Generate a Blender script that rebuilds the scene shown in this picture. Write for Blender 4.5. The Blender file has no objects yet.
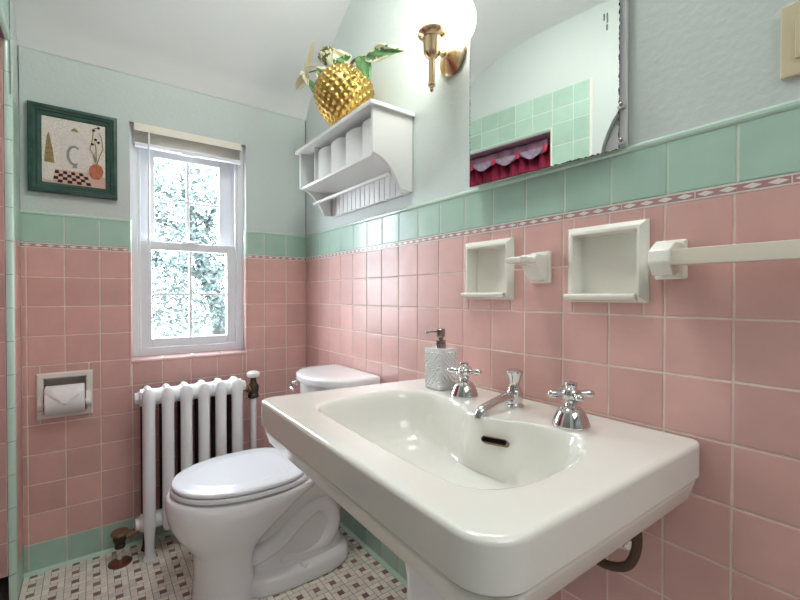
import bpy, bmesh, math, random
from mathutils import Vector, Matrix, noise
random.seed(7)
PI = math.pi
S = bpy.context.scene
COL = S.collection

# ------------------------------------------------------------------ materials
def mat(name, col, rough=0.5, metal=0.0, coat=0.0, bump=0.0, bscale=60.0, vary=0.0, island=0.0, nvar=0.0, nscale=8.0, emit=None, estr=0.0, trans=0.0, spec=0.5, ior=1.45):
    m = bpy.data.materials.new(name); m.use_nodes = True
    nt = m.node_tree; b = nt.nodes['Principled BSDF']
    b.inputs['Base Color'].default_value = (*col, 1); b.inputs['Roughness'].default_value = rough
    b.inputs['Metallic'].default_value = metal; b.inputs['Coat Weight'].default_value = coat
    b.inputs['Coat Roughness'].default_value = 0.08; b.inputs['Specular IOR Level'].default_value = spec
    b.inputs['Transmission Weight'].default_value = trans; b.inputs['IOR'].default_value = ior
    if emit:
        b.inputs['Emission Color'].default_value = (*emit, 1); b.inputs['Emission Strength'].default_value = estr
    tc = nt.nodes.new('ShaderNodeTexCoord')
    src = None
    if island or nvar:
        hsv = nt.nodes.new('ShaderNodeHueSaturation'); hsv.inputs['Color'].default_value = (*col, 1)
        val = None
        if island:
            g = nt.nodes.new('ShaderNodeNewGeometry'); mr = nt.nodes.new('ShaderNodeMapRange')
            mr.inputs['To Min'].default_value = 1 - island; mr.inputs['To Max'].default_value = 1 + island
            nt.links.new(g.outputs['Random Per Island'], mr.inputs['Value']); val = mr.outputs['Result']
        if nvar:
            n = nt.nodes.new('ShaderNodeTexNoise'); n.inputs['Scale'].default_value = nscale; n.inputs['Detail'].default_value = 4
            nt.links.new(tc.outputs['Object'], n.inputs['Vector'])
            m2 = nt.nodes.new('ShaderNodeMapRange'); m2.inputs['From Min'].default_value = .3; m2.inputs['From Max'].default_value = .7
            m2.inputs['To Min'].default_value = 1 - nvar; m2.inputs['To Max'].default_value = 1 + nvar
            nt.links.new(n.outputs['Fac'], m2.inputs['Value'])
            if val is None: val = m2.outputs['Result']
            else:
                mm = nt.nodes.new('ShaderNodeMath'); mm.operation = 'MULTIPLY'
                nt.links.new(val, mm.inputs[0]); nt.links.new(m2.outputs['Result'], mm.inputs[1]); val = mm.outputs[0]
        nt.links.new(val, hsv.inputs['Value']); nt.links.new(hsv.outputs['Color'], b.inputs['Base Color'])
    if bump:
        n = nt.nodes.new('ShaderNodeTexNoise'); n.inputs['Scale'].default_value = bscale; n.inputs['Detail'].default_value = 3
        bp = nt.nodes.new('ShaderNodeBump'); bp.inputs['Strength'].default_value = bump; bp.inputs['Distance'].default_value = 0.004
        nt.links.new(tc.outputs['Object'], n.inputs['Vector']); nt.links.new(n.outputs['Fac'], bp.inputs['Height'])
        nt.links.new(bp.outputs['Normal'], b.inputs['Normal'])
    return m

M = {}
M['pink'] = mat('pink_glazed_tile', (.685, .405, .365), .36, coat=.08, bump=.04, bscale=9, island=.09, nvar=.05, nscale=14)
M['green'] = mat('mint_glazed_tile', (.40, .57, .47), .28, coat=.12, bump=.04, bscale=9, island=.08, nvar=.05, nscale=14)
M['mint_pale'] = mat('pale_mint_bullnose', (.55, .72, .61), .2, coat=.2)
M['grout'] = mat('grout', (.80, .67, .58), .8, nvar=.12, nscale=20)
M['grout_green'] = mat('grout_green', (.68, .74, .64), .8)
M['band'] = mat('mauve_border', (.50, .27, .27), .3, coat=.2)
M['band_light'] = mat('border_diamond', (.82, .78, .72), .3)
M['paint'] = mat('sage_wall_paint', (.60, .66, .63), .55, bump=.22, bscale=70, nvar=.02, nscale=3)
M['ceil'] = mat('ceiling_paint', (.80, .815, .805), .7, bump=.05, bscale=30)
M['white'] = mat('white_gloss_paint', (.80, .80, .79), .3, coat=.1)
M['trimw'] = mat('window_vinyl', (.78, .79, .82), .35)
M['porc'] = mat('aged_white_porcelain', (.83, .82, .76), .08, coat=.5, nvar=.015, nscale=5)
M['porcw'] = mat('bright_white_china', (.87, .88, .89), .09, coat=.5)
M['seatp'] = mat('toilet_seat_plastic', (.76, .775, .81), .2)
M['ceram'] = mat('cream_ceramic', (.88, .865, .78), .14, coat=.4)
M['ceram2'] = mat('bone_ceramic', (.82, .78, .72), .2, coat=.3)
M['chrome'] = mat('chrome', (.66, .65, .64), .07, metal=1)
M['nickel'] = mat('brushed_bronze_nickel', (.42, .36, .33), .22, metal=1)
M['brass'] = mat('antique_brass', (.66, .48, .30), .25, metal=1)
M['gold'] = mat('gold_glaze', (.56, .37, .11), .28, metal=1)
M['bronze'] = mat('dark_bronze', (.09, .065, .045), .4, metal=.8)
M['bronze2'] = mat('worn_valve_bronze', (.24, .17, .10), .45, metal=.7)
M['rubber'] = mat('brown_pipe', (.10, .055, .04), .4, metal=.3)
M['copper'] = mat('brown_escutcheon', (.20, .075, .045), .35, metal=.5)
M['radp'] = mat('radiator_enamel', (.86, .87, .88), .3, bump=.15, bscale=50)
M['gap_shade'] = mat('brown_gap_shade', (.055, .028, .02), .6, nvar=.3, nscale=30)  # rear columns: shade of the radiator gaps put into the dark brown
M['dark'] = mat('dark_cavity', (.03, .02, .016), .7)
M['frameg'] = mat('green_frame_paint', (.035, .085, .068), .35, nvar=.25, nscale=30)
M['framed'] = mat('dark_green_frame', (.012, .06, .04), .4)
M['canvas'] = mat('speckled_cream_canvas', (.80, .73, .66), .85, bump=.4, bscale=250, nvar=.16, nscale=180)
M['art_arch'] = mat('art_pale_arch', (.76, .70, .66), .85, bump=.3, bscale=250, nvar=.08, nscale=120)
M['art_tan'] = mat('art_tan', (.33, .24, .11), .85, nvar=.3, nscale=200)
M['art_terra'] = mat('art_terracotta', (.50, .17, .09), .85, nvar=.15, nscale=90)
M['art_pinkf'] = mat('art_pink_floor', (.72, .46, .37), .85)
M['art_black'] = mat('art_black', (.02, .018, .02), .8)
M['art_gray'] = mat('art_gray', (.30, .29, .29), .85)
M['paper'] = mat('tissue_paper', (.9, .9, .9), .9, bump=.1, bscale=80)
M['switch'] = mat('ivory_switch', (.66, .57, .38), .35)
M['towelbar'] = mat('cream_bar', (.80, .73, .61), .35)
M['blind'] = mat('cream_blind', (.86, .81, .72), .5)
M['blindw'] = mat('white_blind_rail', (.85, .87, .90), .4)
M['globe'] = mat('lit_globe', (.9, .9, .88), .3, emit=(1, .98, .92), estr=12)
M['fill_dome'] = mat('fill_dome_glow', (.9, .9, .88), .3, emit=(.97, 1, .98), estr=18.5)  # glow of the added ceiling fill light
M['red'] = mat('red_curtain', (.25, .012, .045), .6, nvar=.45, nscale=22)
M['red2'] = mat('crimson_tie', (.55, .03, .08), .5)
M['mauve'] = mat('mauve_valance', (.30, .15, .22), .45, nvar=.25, nscale=30)
M['lilac'] = mat('lilac_scallop', (.33, .25, .34), .4, nvar=.3, nscale=40)
M['leafg'] = mat('plant_leaf_green', (.08, .19, .06), .4, nvar=.3, nscale=60)
M['leafc'] = mat('plant_leaf_cream', (.70, .70, .48), .45)
M['leafp'] = mat('plant_leaf_pink', (.74, .60, .44), .5)
M['stem'] = mat('plant_stem', (.16, .15, .05), .6)
M['tree'] = mat('tree_leaf', (.06, .085, .082), .5)
M['bark'] = mat('bark', (.035, .035, .033), .9)
M['ground'] = mat('pale_ground', (.2, .2, .19), .9)
M['hall'] = mat('hall_paint', (.36, .36, .37), .7)
M['halld'] = mat('grey_closet_paint', (.27, .28, .28), .7)
M['hallf'] = mat('hall_floor', (.30, .22, .15), .5)
M['mos_w'] = mat('mosaic_cream', (.83, .77, .685), .35, island=.12, nvar=.05, nscale=40)
M['mos_b'] = mat('mosaic_brown', (.27, .155, .12), .35, island=.25)
M['mos_g'] = mat('mosaic_grout', (.22, .19, .17), .9, nvar=.25, nscale=15)
M['silver_edge'] = mat('cabinet_steel', (.62, .63, .63), .3, metal=.6)

def glass(name, col, rough, ior=1.45, bump=None):
    m = mat(name, col, rough, trans=1.0, ior=ior); return m
M['crystal'] = mat('cut_crystal', (1, 1, 1), .05, trans=.25, ior=1.45)
M['soapliq'] = mat('soap_liquid', (.86, .86, .95), .3)
# window pane: thin glass as a near-clear transparent plus a faint reflection
def pane_mat():
    m = bpy.data.materials.new('window_glass'); m.use_nodes = True; nt = m.node_tree; nt.nodes.clear()
    o = nt.nodes.new('ShaderNodeOutputMaterial'); t = nt.nodes.new('ShaderNodeBsdfTransparent'); t.inputs[0].default_value = (.95, .97, .98, 1)
    g = nt.nodes.new('ShaderNodeBsdfGlossy'); g.inputs['Roughness'].default_value = .02
    f = nt.nodes.new('ShaderNodeFresnel'); f.inputs['IOR'].default_value = 1.3; x = nt.nodes.new('ShaderNodeMixShader')
    nt.links.new(f.outputs[0], x.inputs[0]); nt.links.new(t.outputs[0], x.inputs[1]); nt.links.new(g.outputs[0], x.inputs[2]); nt.links.new(x.outputs[0], o.inputs[0])
    return m
M['pane'] = pane_mat()
# old mirror: silvering eaten away in spots along the bottom, left and right edges (y and z of the room)
MIR = dict(y0=-1.2125, y1=-1.6155, z0=1.334, z1=2.02)
AJAR = math.radians(3.8)
def mirror_mat():
    m = bpy.data.materials.new('old_mirror'); m.use_nodes = True; nt = m.node_tree; b = nt.nodes['Principled BSDF']
    b.inputs['Metallic'].default_value = 1; b.inputs['Roughness'].default_value = .015; b.inputs['Base Color'].default_value = (.9, .91, .9, 1)
    tc = nt.nodes.new('ShaderNodeTexCoord'); sep = nt.nodes.new('ShaderNodeSeparateXYZ'); nt.links.new(tc.outputs['Object'], sep.inputs[0])
    def dist(sock, val):
        s = nt.nodes.new('ShaderNodeMath'); s.operation = 'SUBTRACT'; nt.links.new(sock, s.inputs[0]); s.inputs[1].default_value = val
        a = nt.nodes.new('ShaderNodeMath'); a.operation = 'ABSOLUTE'; nt.links.new(s.outputs[0], a.inputs[0]); return a.outputs[0]
    d = dist(sep.outputs['Z'], 0.0)
    for v in (MIR['y0'] - MIR['y1'], 0.0):
        mn = nt.nodes.new('ShaderNodeMath'); mn.operation = 'MINIMUM'; nt.links.new(d, mn.inputs[0]); nt.links.new(dist(sep.outputs['Y'], v), mn.inputs[1]); d = mn.outputs[0]
    n = nt.nodes.new('ShaderNodeTexNoise'); n.inputs['Scale'].default_value = 110; n.inputs['Detail'].default_value = 5; nt.links.new(tc.outputs['Object'], n.inputs['Vector'])
    mr = nt.nodes.new('ShaderNodeMapRange'); mr.inputs['From Min'].default_value = .35; mr.inputs['From Max'].default_value = .75; mr.inputs['To Min'].default_value = .0004; mr.inputs['To Max'].default_value = .0042
    nt.links.new(n.outputs['Fac'], mr.inputs['Value'])
    lt = nt.nodes.new('ShaderNodeMath'); lt.operation = 'LESS_THAN'; nt.links.new(d, lt.inputs[0]); nt.links.new(mr.outputs[0], lt.inputs[1])
    mx = nt.nodes.new('ShaderNodeMix'); mx.data_type = 'RGBA'; mx.inputs['A'].default_value = (.9, .91, .9, 1); mx.inputs['B'].default_value = (.05, .035, .03, 1)
    nt.links.new(lt.outputs[0], mx.inputs['Factor']); nt.links.new(mx.outputs['Result'], b.inputs['Base Color'])
    inv = nt.nodes.new('ShaderNodeMath'); inv.operation = 'SUBTRACT'; inv.inputs[0].default_value = 1; nt.links.new(lt.outputs[0], inv.inputs[1]); nt.links.new(inv.outputs[0], b.inputs['Metallic'])
    return m
M['mirror'] = mirror_mat()

# ------------------------------------------------------------------ mesh builder
class MB:
    def __init__(s): s.bm = bmesh.new(); s.mats = []
    def mi(s, m):
        if m not in s.mats: s.mats.append(m)
        return s.mats.index(m)
    def face(s, pts, m):
        f = s.bm.faces.new([s.bm.verts.new(Vector(p)) for p in pts]); f.material_index = s.mi(m); return f
    def box(s, x0, x1, y0, y1, z0, z1, m, bev=0.0, seg=2):
        x0, x1 = sorted((x0, x1)); y0, y1 = sorted((y0, y1)); z0, z1 = sorted((z0, z1))
        r = bmesh.ops.create_cube(s.bm, size=1); vs = r['verts']
        for v in vs: v.co = Vector((x0 + (v.co.x + .5) * (x1 - x0), y0 + (v.co.y + .5) * (y1 - y0), z0 + (v.co.z + .5) * (z1 - z0)))
        fs = set(f for v in vs for f in v.link_faces); k = s.mi(m)
        for f in fs: f.material_index = k
        if bev:
            es = list(set(e for v in vs for e in v.link_edges))
            r = bmesh.ops.bevel(s.bm, geom=es, offset=bev, segments=seg, affect='EDGES', profile=.6, clamp_overlap=True)
            for f in r['faces']: f.material_index = k
        return vs
    def loft(s, rings, m, cap0=True, cap1=True, closed=True):
        k = s.mi(m); R = [[s.bm.verts.new(Vector(p)) for p in r] for r in rings]; n = len(R[0])
        for a, b in zip(R, R[1:]):
            for i in range(n if closed else n - 1):
                j = (i + 1) % n
                try: s.bm.faces.new((a[i], a[j], b[j], b[i])).material_index = k
                except ValueError: pass
        if cap0: s.bm.faces.new(R[0][::-1]).material_index = k
        if cap1: s.bm.faces.new(R[-1]).material_index = k
        return R
    def lathe(s, prof, c, m, axis=(0, 0, 1), n=32, ang=0.0, sx=1.0):
        c = Vector(c); a = Vector(axis).normalized(); t = Vector((1, 0, 0)) if abs(a.x) < .9 else Vector((0, 1, 0))
        u = a.cross(t).normalized(); v = a.cross(u)
        rings = [[c + a * h + (u * math.cos(ang + 2 * PI * i / n) * sx + v * math.sin(ang + 2 * PI * i / n)) * max(r, 1e-5) for i in range(n)] for r, h in prof]
        s.loft(rings, m)
    def tube(s, pts, r, m, n=14, rs=None, round_ends=False):
        P = [Vector(p) for p in pts]; rings = []; up = None
        rr = rs or [r] * len(P)
        for i, p in enumerate(P):
            d = (P[min(i + 1, len(P) - 1)] - P[max(i - 1, 0)]).normalized()
            if up is None:
                t = Vector((0, 0, 1)) if abs(d.z) < .9 else Vector((1, 0, 0)); up = (t - d * t.dot(d)).normalized()
            else: up = (up - d * up.dot(d)).normalized()
            w = d.cross(up)
            ring = lambda q, rad: [q + (up * math.cos(2 * PI * k / n) + w * math.sin(2 * PI * k / n)) * rad for k in range(n)]
            if round_ends and i == 0:
                for a in (80, 60, 35, 15): rings.append(ring(p - d * rr[i] * math.sin(math.radians(a)), rr[i] * math.cos(math.radians(a))))
            rings.append(ring(p, rr[i]))
            if round_ends and i == len(P) - 1:
                for a in (15, 35, 60, 80): rings.append(ring(p + d * rr[i] * math.sin(math.radians(a)), rr[i] * math.cos(math.radians(a))))
        s.loft(rings, m)
    def ball(s, c, r, m, n=20, sc=(1, 1, 1)):
        rings = []
        for j in range(1, n):
            a = PI * j / n
            rings.append([(c[0] + r * sc[0] * math.sin(a) * math.cos(2 * PI * i / (2 * n)), c[1] + r * sc[1] * math.sin(a) * math.sin(2 * PI * i / (2 * n)), c[2] - r * sc[2] * math.cos(a)) for i in range(2 * n)])
        s.loft(rings, m)
    def prism(s, poly, m, fn, h0, h1):      # poly in 2-D, fn(u, v, h) -> xyz
        s.loft([[fn(u, v, h0) for u, v in poly], [fn(u, v, h1) for u, v in poly]], m)
    def frame(s, rect, prof, m, fn, back=True, mback=None):
        u0, u1, v0, v1 = rect
        rings = [[fn(u0 + i, v0 + i, h), fn(u1 - i, v0 + i, h), fn(u1 - i, v1 - i, h), fn(u0 + i, v1 - i, h)] for i, h in prof]
        s.loft(rings, m, cap0=False, cap1=False)
        if back:
            s.face(rings[-1], mback or m)
    def build(s, name, parent=None, loc=None, smooth=True, ang=35, bev=0.0):
        bmesh.ops.recalc_face_normals(s.bm, faces=s.bm.faces)
        me = bpy.data.meshes.new(name)
        if parent is not None: off = parent['_w']
        elif loc is not None: off = loc
        else: off = (0, 0, 0)
        off = Vector(off)
        for v in s.bm.verts: v.co -= off
        s.bm.to_mesh(me); s.bm.free()
        for m in s.mats: me.materials.append(m)
        if smooth:
            me.polygons.foreach_set('use_smooth', [True] * len(me.polygons)); me.set_sharp_from_angle(angle=math.radians(ang))
        o = bpy.data.objects.new(name, me); COL.objects.link(o)
        if parent is not None:
            o.parent = parent; pw = parent.get('_p')
            o.location = (0, 0, 0)
        else: o.location = off
        o['_w'] = tuple(off)
        if bev:
            b = o.modifiers.new('bevel', 'BEVEL'); b.width = bev; b.segments = 2; b.limit_method = 'ANGLE'
        if smooth:
            wn = o.modifiers.new('weighted_normal', 'WEIGHTED_NORMAL'); wn.keep_sharp = True
        return o
def tag(o, label=None, cat=None, group=None, kind=None):
    if label: o['label'] = label
    if cat: o['category'] = cat
    if group: o['group'] = group
    if kind: o['kind'] = kind
    return o
def thing(name, loc, label, cat, group=None):
    o = bpy.data.objects.new(name, None); COL.objects.link(o); o.location = loc; o['_w'] = tuple(loc); o.empty_display_size = .05
    return tag(o, label, cat, group)
def cat_rom(P, n=8, closed=True):
    out = []; L = len(P)
    for i in range(L if closed else L - 1):
        g = lambda k: Vector(P[k % L]) if closed else Vector(P[min(max(k, 0), L - 1)])
        a, b, c, d = g(i - 1), g(i), g(i + 1), g(i + 2)
        for t in range(n):
            t /= n; out.append(.5 * ((2 * b) + (c - a) * t + (2 * a - 5 * b + 4 * c - d) * t * t + (3 * b - a - 3 * c + d) * t ** 3))
    if not closed: out.append(Vector(P[-1]))
    return out

# ------------------------------------------------------------------ the room
T = .110; G = .0032
XL = -1.105; YF = -2.35
ZSTRIP = 1.21; ZG0 = 1.226; ZG1 = 1.329
CEIL = [(0, 1.935), (-.022, 1.975), (-.065, 2.03), (-.165, 2.108), (-.30, 2.190), (-.455, 2.284), (-.60, 2.338), (-.75, 2.368), (-.88, 2.376)]
CEILP = [(p.x, p.y) for p in cat_rom([(a, b, 0) for a, b in CEIL], 6, False)]
def zc(y):
    if y <= CEILP[-1][0]: return CEILP[-1][1]
    for (a, za), (b, zb) in zip(CEILP, CEILP[1:]):
        if b <= y <= a: return za + (zb - za) * (y - a) / (b - a)
    return CEILP[0][1]

def sub_rect(r, holes):
    out = [r]
    for hu0, hu1, hv0, hv1 in holes:
        nx = []
        for u0, u1, v0, v1 in out:
            if hu0 >= u1 or hu1 <= u0 or hv0 >= v1 or hv1 <= v0: nx.append((u0, u1, v0, v1)); continue
            a, b = max(u0, hu0), min(u1, hu1)
            if u0 < hu0: nx.append((u0, hu0, v0, v1))
            if hu1 < u1: nx.append((hu1, u1, v0, v1))
            if v0 < hv0: nx.append((a, b, v0, hv0))
            if hv1 < v1: nx.append((a, b, hv1, v1))
        out = nx
    return out
def tile(mb, fn, u0, u1, v0, v1, m, th=.0022, bw=.0028):
    u0 += G / 2; u1 -= G / 2; v0 += G / 2; v1 -= G / 2
    bw = min(bw, (u1 - u0) * .3, (v1 - v0) * .3)
    if u1 - u0 < .003 or v1 - v0 < .003: return
    j = [random.uniform(-.0003, .0003) for _ in range(4)]
    q = lambda i, h: [fn(u0 + i, v0 + i, h + j[0]), fn(u1 - i, v0 + i, h + j[1]), fn(u1 - i, v1 - i, h + j[2]), fn(u0 + i, v1 - i, h + j[3])]
    k = mb.mi(m)
    R = [[mb.bm.verts.new(p) for p in q(i, h)] for i, h in ((0, -th), (bw * .25, -.0007), (bw, 0))]
    for a, b in zip(R, R[1:]):
        for i in range(4): mb.bm.faces.new((a[i], a[(i + 1) % 4], b[(i + 1) % 4], b[i])).material_index = k
    mb.bm.faces.new(R[-1]).material_index = k
def field(mb, fn, ul, vl, mf, holes=(), grout=None):
    for a, b in zip(ul, ul[1:]):
        for c, d in zip(vl, vl[1:]):
            for r in sub_rect((a, b, c, d), holes): tile(mb, fn, *r, mf(c))
    for r in sub_rect((ul[0], ul[-1], vl[0], vl[-1]), holes):
        mb.face([fn(r[0], r[2], -.0016), fn(r[1], r[2], -.0016), fn(r[1], r[3], -.0016), fn(r[0], r[3], -.0016)], grout or M['grout'])
def border(mb, fn, u0, u1, holes=()):
    z0, z1 = ZSTRIP, ZG0
    for r in sub_rect((u0, u1, z0, z1), holes):
        mb.face([fn(r[0], z0, -.0006), fn(r[1], z0, -.0006), fn(r[1], z1, -.0006), fn(r[0], z1, -.0006)], M['band'])
        for a, b in ((z0 - .0012, z0 + .0012), (z1 - .0026, z1)):
            mb.face([fn(r[0], a, 0), fn(r[1], a, 0), fn(r[1], b, 0), fn(r[0], b, 0)], M['band_light'])
        n = max(1, round((r[1] - r[0]) / .0335)); st = (r[1] - r[0]) / n
        for i in range(n):
            c = r[0] + (i + .5) * st; zc_ = (z0 + z1) / 2 - .0005; w = .0135; h = .0048
            mb.face([fn(c - w, zc_, .0003), fn(c, zc_ - h, .0003), fn(c + w, zc_, .0003), fn(c, zc_ + h, .0003)], M['band_light'])
            if i % 4 == 3:
                e = c + st / 2; mb.face([fn(e - .001, z0, .0002), fn(e + .001, z0, .0002), fn(e + .001, z1, .0002), fn(e - .001, z1, .0002)], M['grout'])
def caprow(mb, fn, u0, u1, r=.009, zt=1.329, m=None):
    # rounded bullnose top of the green row
    pr = [(.0, 0)] + [(r * math.sin(a) * 1.6, r * .55 * math.cos(a)) for a in [i * PI / 10 for i in range(0, 6)]]
    pr = [(0, 0), (.004, .0030), (.009, .0034), (.0125, .0015), (.0145, -.003)]
    rings = [[fn(u, zt + dz, h) for dz, h in pr] for u in (u0, u1)]
    mb.loft(rings, m or M['mint_pale'], cap0=False, cap1=False, closed=False)
VROWS = [0.0 + i * T for i in range(12)]
def pinkgreen(c): return M['green'] if c < .05 else M['pink']

# ---- right wall (x = 0), u = -y
fr = lambda u, v, h: Vector((-h, -u, v))
NICHE = [(1.157, 1.334, 1.020, 1.186), (1.490, 1.668, 1.016, 1.186)]
holesR = [(a + .012, b - .012, c + .012, d - .012) for a, b, c, d in NICHE]
mb = MB()
ulR = [0, .045, .155] + [.265 + i * T for i in range(19)] + [2.35]
field(mb, fr, ulR, VROWS, pinkgreen, holesR)
border(mb, fr, 0, 2.35)
ulG = [0, .049] + [.159 + i * T for i in range(20)] + [2.35]
field(mb, fr, ulG, [ZG0, 1.331], lambda c: M['green'], (), M['grout_green'])
caprow(mb, fr, 0, 2.35)
top = [fr(-a, b, -.003) for a, b in CEILP]
mb.face([fr(0, 1.325, -.003)] + top + [fr(2.35, 2.376, -.003), fr(2.35, 1.325, -.003)], M['paint'])
mb.loft([[fr(u, 0, .012), fr(u, .006, .009), fr(u, .012, 0), fr(u, 0, -.001)] for u in (0, 2.35)], M['mint_pale'], False, False, False)
# recess boxes behind the niches
for a, b, c, d in holesR:
    mb.frame((a, b, c, d), [(0, -.0016), (0, -.075)], M['grout'], fr)
tag(mb.build('wall_right', ang=25), kind='structure')

# ---- back wall (y = 0), u = x
fb = lambda u, v, h: Vector((u, -h, v))
WIN = (-.768, -.302, .757, 1.745)
TP = (-1.066, -.895, .568, .741)
holeTP = (TP[0] + .012, TP[1] - .012, TP[2] + .012, TP[3] - .012)
mb = MB()
ulB = [XL, -1.0898, -.9798, -.8698, -.7635, -.6535, -.5425, -.4330, -.3190, -.2147, -.1047, 0]
field(mb, fb, ulB, VROWS, pinkgreen, [WIN, holeTP])
border(mb, fb, XL, WIN[0]); border(mb, fb, WIN[1], 0)
for a, b in ((XL, WIN[0]), (WIN[1], 0)):
    field(mb, fb, [x for x in ulB if a - .001 < x < b + .001] if a == XL and False else sorted(set([a] + [x for x in ulB if a + .02 < x < b - .004] + [b])), [ZG0, 1.331], lambda c: M['green'], (), M['grout_green'])
    caprow(mb, fb, a, b)
hp = -.003
for (a, b, c, d) in ((XL, WIN[0], 1.325, 1.935), (WIN[1], 0, 1.325, 1.935), (WIN[0], WIN[1], WIN[3], 1.935)):
    mb.face([fb(a, c, hp), fb(b, c, hp), fb(b, d, hp), fb(a, d, hp)], M['paint'])
mb.loft([[fb(u, 0, .012), fb(u, .006, .009), fb(u, .012, 0), fb(u, 0, -.001)] for u in (XL, 0)], M['mint_pale'], False, False, False)
# reveal of the window opening
mb.face([(WIN[0], -.0, WIN[2]), (WIN[0], .20, WIN[2]), (WIN[0], .20, WIN[3]), (WIN[0], .003, WIN[3])], M['white'])
mb.face([(WIN[1], -.0, WIN[2]), (WIN[1], .20, WIN[2]), (WIN[1], .20, WIN[3]), (WIN[1], .003, WIN[3])], M['white'])
mb.face([(WIN[0], .003, WIN[3]), (WIN[1], .003, WIN[3]), (WIN[1], .20, WIN[3]), (WIN[0], .20, WIN[3])], M['white'])
# bullnose tiles round the opening (green row and pink rows)
def bull_v(x, sgn, z0, z1, m):
    pr = [(0.010 * sgn, .0002), (.004 * sgn, .0012), (.000 * sgn, -.0005), (-.0025 * sgn, -.005), (-.003 * sgn, -.03)]
    mb.loft([[fb(x + a, z, h) for a, h in pr] for z in (z0 + .0012, z1 - .0012)], m, False, False, False)
for x, sg in ((WIN[0] + .003, -1), (WIN[1] - .003, 1)):
    for z0 in (.77, .88, .99, 1.10): bull_v(x, sg, z0, z0 + T, M['pink'])
    bull_v(x, sg, ZSTRIP, 1.343, M['mint_pale'])
# tiled sloping sill
for i in range(4):
    a = WIN[0] + (WIN[1] - WIN[0]) * i / 4; b = WIN[0] + (WIN[1] - WIN[0]) * (i + 1) / 4
    pr = [(.003, .750), (.006, .757), (.004, .763), (-.004, .766), (-.06, .776)]
    mb.loft([[Vector((x, -h, z)) for h, z in pr] for x in (a + .001, b - .001)], M['pinks'] if 'pinks' in M else M.setdefault('pinks', mat('pale_pink_sill_tile', (.70, .47, .45), .2, coat=.25)), False, False, False)
mb.frame(holeTP, [(0, -.0016), (0, -.075)], M['grout'], fb)
tag(mb.build('wall_back', ang=25), kind='structure')

# ---- left wall (x = XL), u = -y ; h points to +x
fl = lambda u, v, h: Vector((XL + h, -u, v))
OP0, OP1, OPZ = .185, .920, 1.862         # tub opening
AR0, AR1, ARZ, ARR = 1.158, 2.058, 1.60, .45   # arched closet doorway
mb = MB()
field(mb, fl, [0, .065, OP0 - .018], VROWS, pinkgreen)
border(mb, fl, 0, OP0 - .018)
field(mb, fl, [0, .065, OP0 - .018], [ZG0, 1.336, 1.446, 1.556, 1.69], lambda c: M['green'], (), M['grout_green'])
field(mb, fl, [OP1 + .012, OP1 + .095, 1.118], VROWS, pinkgreen)
border(mb, fl, OP1 + .012, 1.118)
lev = [ZG0 + i * T for i in range(7)] + [1.96] + [2.052]
field(mb, fl, [OP1 + .012, OP1 + .118, 1.118], lev, lambda c: M['green'], (), M['grout_green'])
field(mb, fl, [OP0 + .03, .285, .395, .505, .615, .725, .825, OP1 + .012], [OPZ + .012, 1.96, 2.052], lambda c: M['green'], (), M['grout_green'])
mb.loft([[fl(1.118, z, 0), fl(1.125, z, .002), fl(1.130, z, -.003)] for z in (0, 2.052)], M['ceram'], False, False, False)
# plaster
mb.face([fl(0, 1.69, -.001)] + [fl(-y, zc(y), -.003) for y in [-i * .185 / 6 for i in range(7)]] + [fl(OP0, 1.69, -.001)], M['paint'])
mb.face([fl(OP0, 2.048, -.002)] + [fl(u, zc(-u), -.002) for u in [OP0 + (1.118 - OP0) * i / 14 for i in range(15)]] + [fl(1.118, 2.048, -.002)], M['paint'])
mb.face([fl(1.118, 0, -.002), fl(1.118, 2.376, -.002), fl(AR0, 2.376, -.002), fl(AR0, 0, -.002)], M['paint'])
mb.face([fl(AR1, 0, -.002), fl(AR1, 2.376, -.002), fl(2.35, 2.376, -.002), fl(2.35, 0, -.002)], M['paint'])
arc = [((AR0 + AR1) / 2 - ARR * math.cos(PI * i / 24), ARZ + ARR * math.sin(PI * i / 24)) for i in range(25)]
for (a, za), (b, zb) in zip(arc, arc[1:]):
    mb.face([fl(a, za, -.002), fl(b, zb, -.002), fl(b, 2.376, -.002), fl(a, 2.376, -.002)], M['paint'])
outl = [(AR0, 0)] + arc + [(AR1, 0)]
for (a, za), (b, zb) in zip(outl, outl[1:]):
    mb.face([fl(a, za, -.002), fl(b, zb, -.002), fl(b, zb, -.12), fl(a, za, -.12)], M['paint'])
mb.face([fl(a, z, -.030) for a, z in outl], M['halld'])
# tub opening: pale green bullnose round the edge, pink tiled returns
def bull_edge(p0, p1, n_out, n_in, r, m):
    k = [p0 + n_out * 0 + (n_in * (1 - math.cos(a)) * r) - Vector((1, 0, 0)) * (1 - math.sin(a)) * 0 for a in [0]]
z = 0.0
while z < OPZ + .02:
    z1 = min(z + .11, OPZ + .02)
    ring = lambda zz: [Vector((XL + .0015 - .020 * (1 - math.cos(a)), -(OP0 - .019) - .020 * math.sin(a), zz)) for a in [i * PI / 16 for i in range(9)]]
    mb.loft([ring(z + .001), ring(z1 - .001)], M['mint_pale'], False, False, False)
    z = z1
yy = OP0 - .02
while yy < OP1 + .015:
    y1 = min(yy + .11, OP1 + .015)
    ring = lambda u: [Vector((XL + .0015 - .016 * (1 - math.cos(a)), -u, OPZ + .014 - .016 * math.sin(a))) for a in [i * PI / 16 for i in range(9)]]
    mb.loft([ring(yy + .001), ring(y1 - .001)], M['mint_pale'], False, False, False); yy = y1
ring = lambda zz: [Vector((XL + .0015 - .014 * (1 - math.cos(a)), -(OP1 + .013) + .014 * math.sin(a), zz)) for a in [i * PI / 16 for i in range(9)]]
mb.loft([ring(0), ring(OPZ + .01)], M['ceram'], False, False, False)
fj = lambda u, v, h: Vector((u, -OP0 - h, v))
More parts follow.
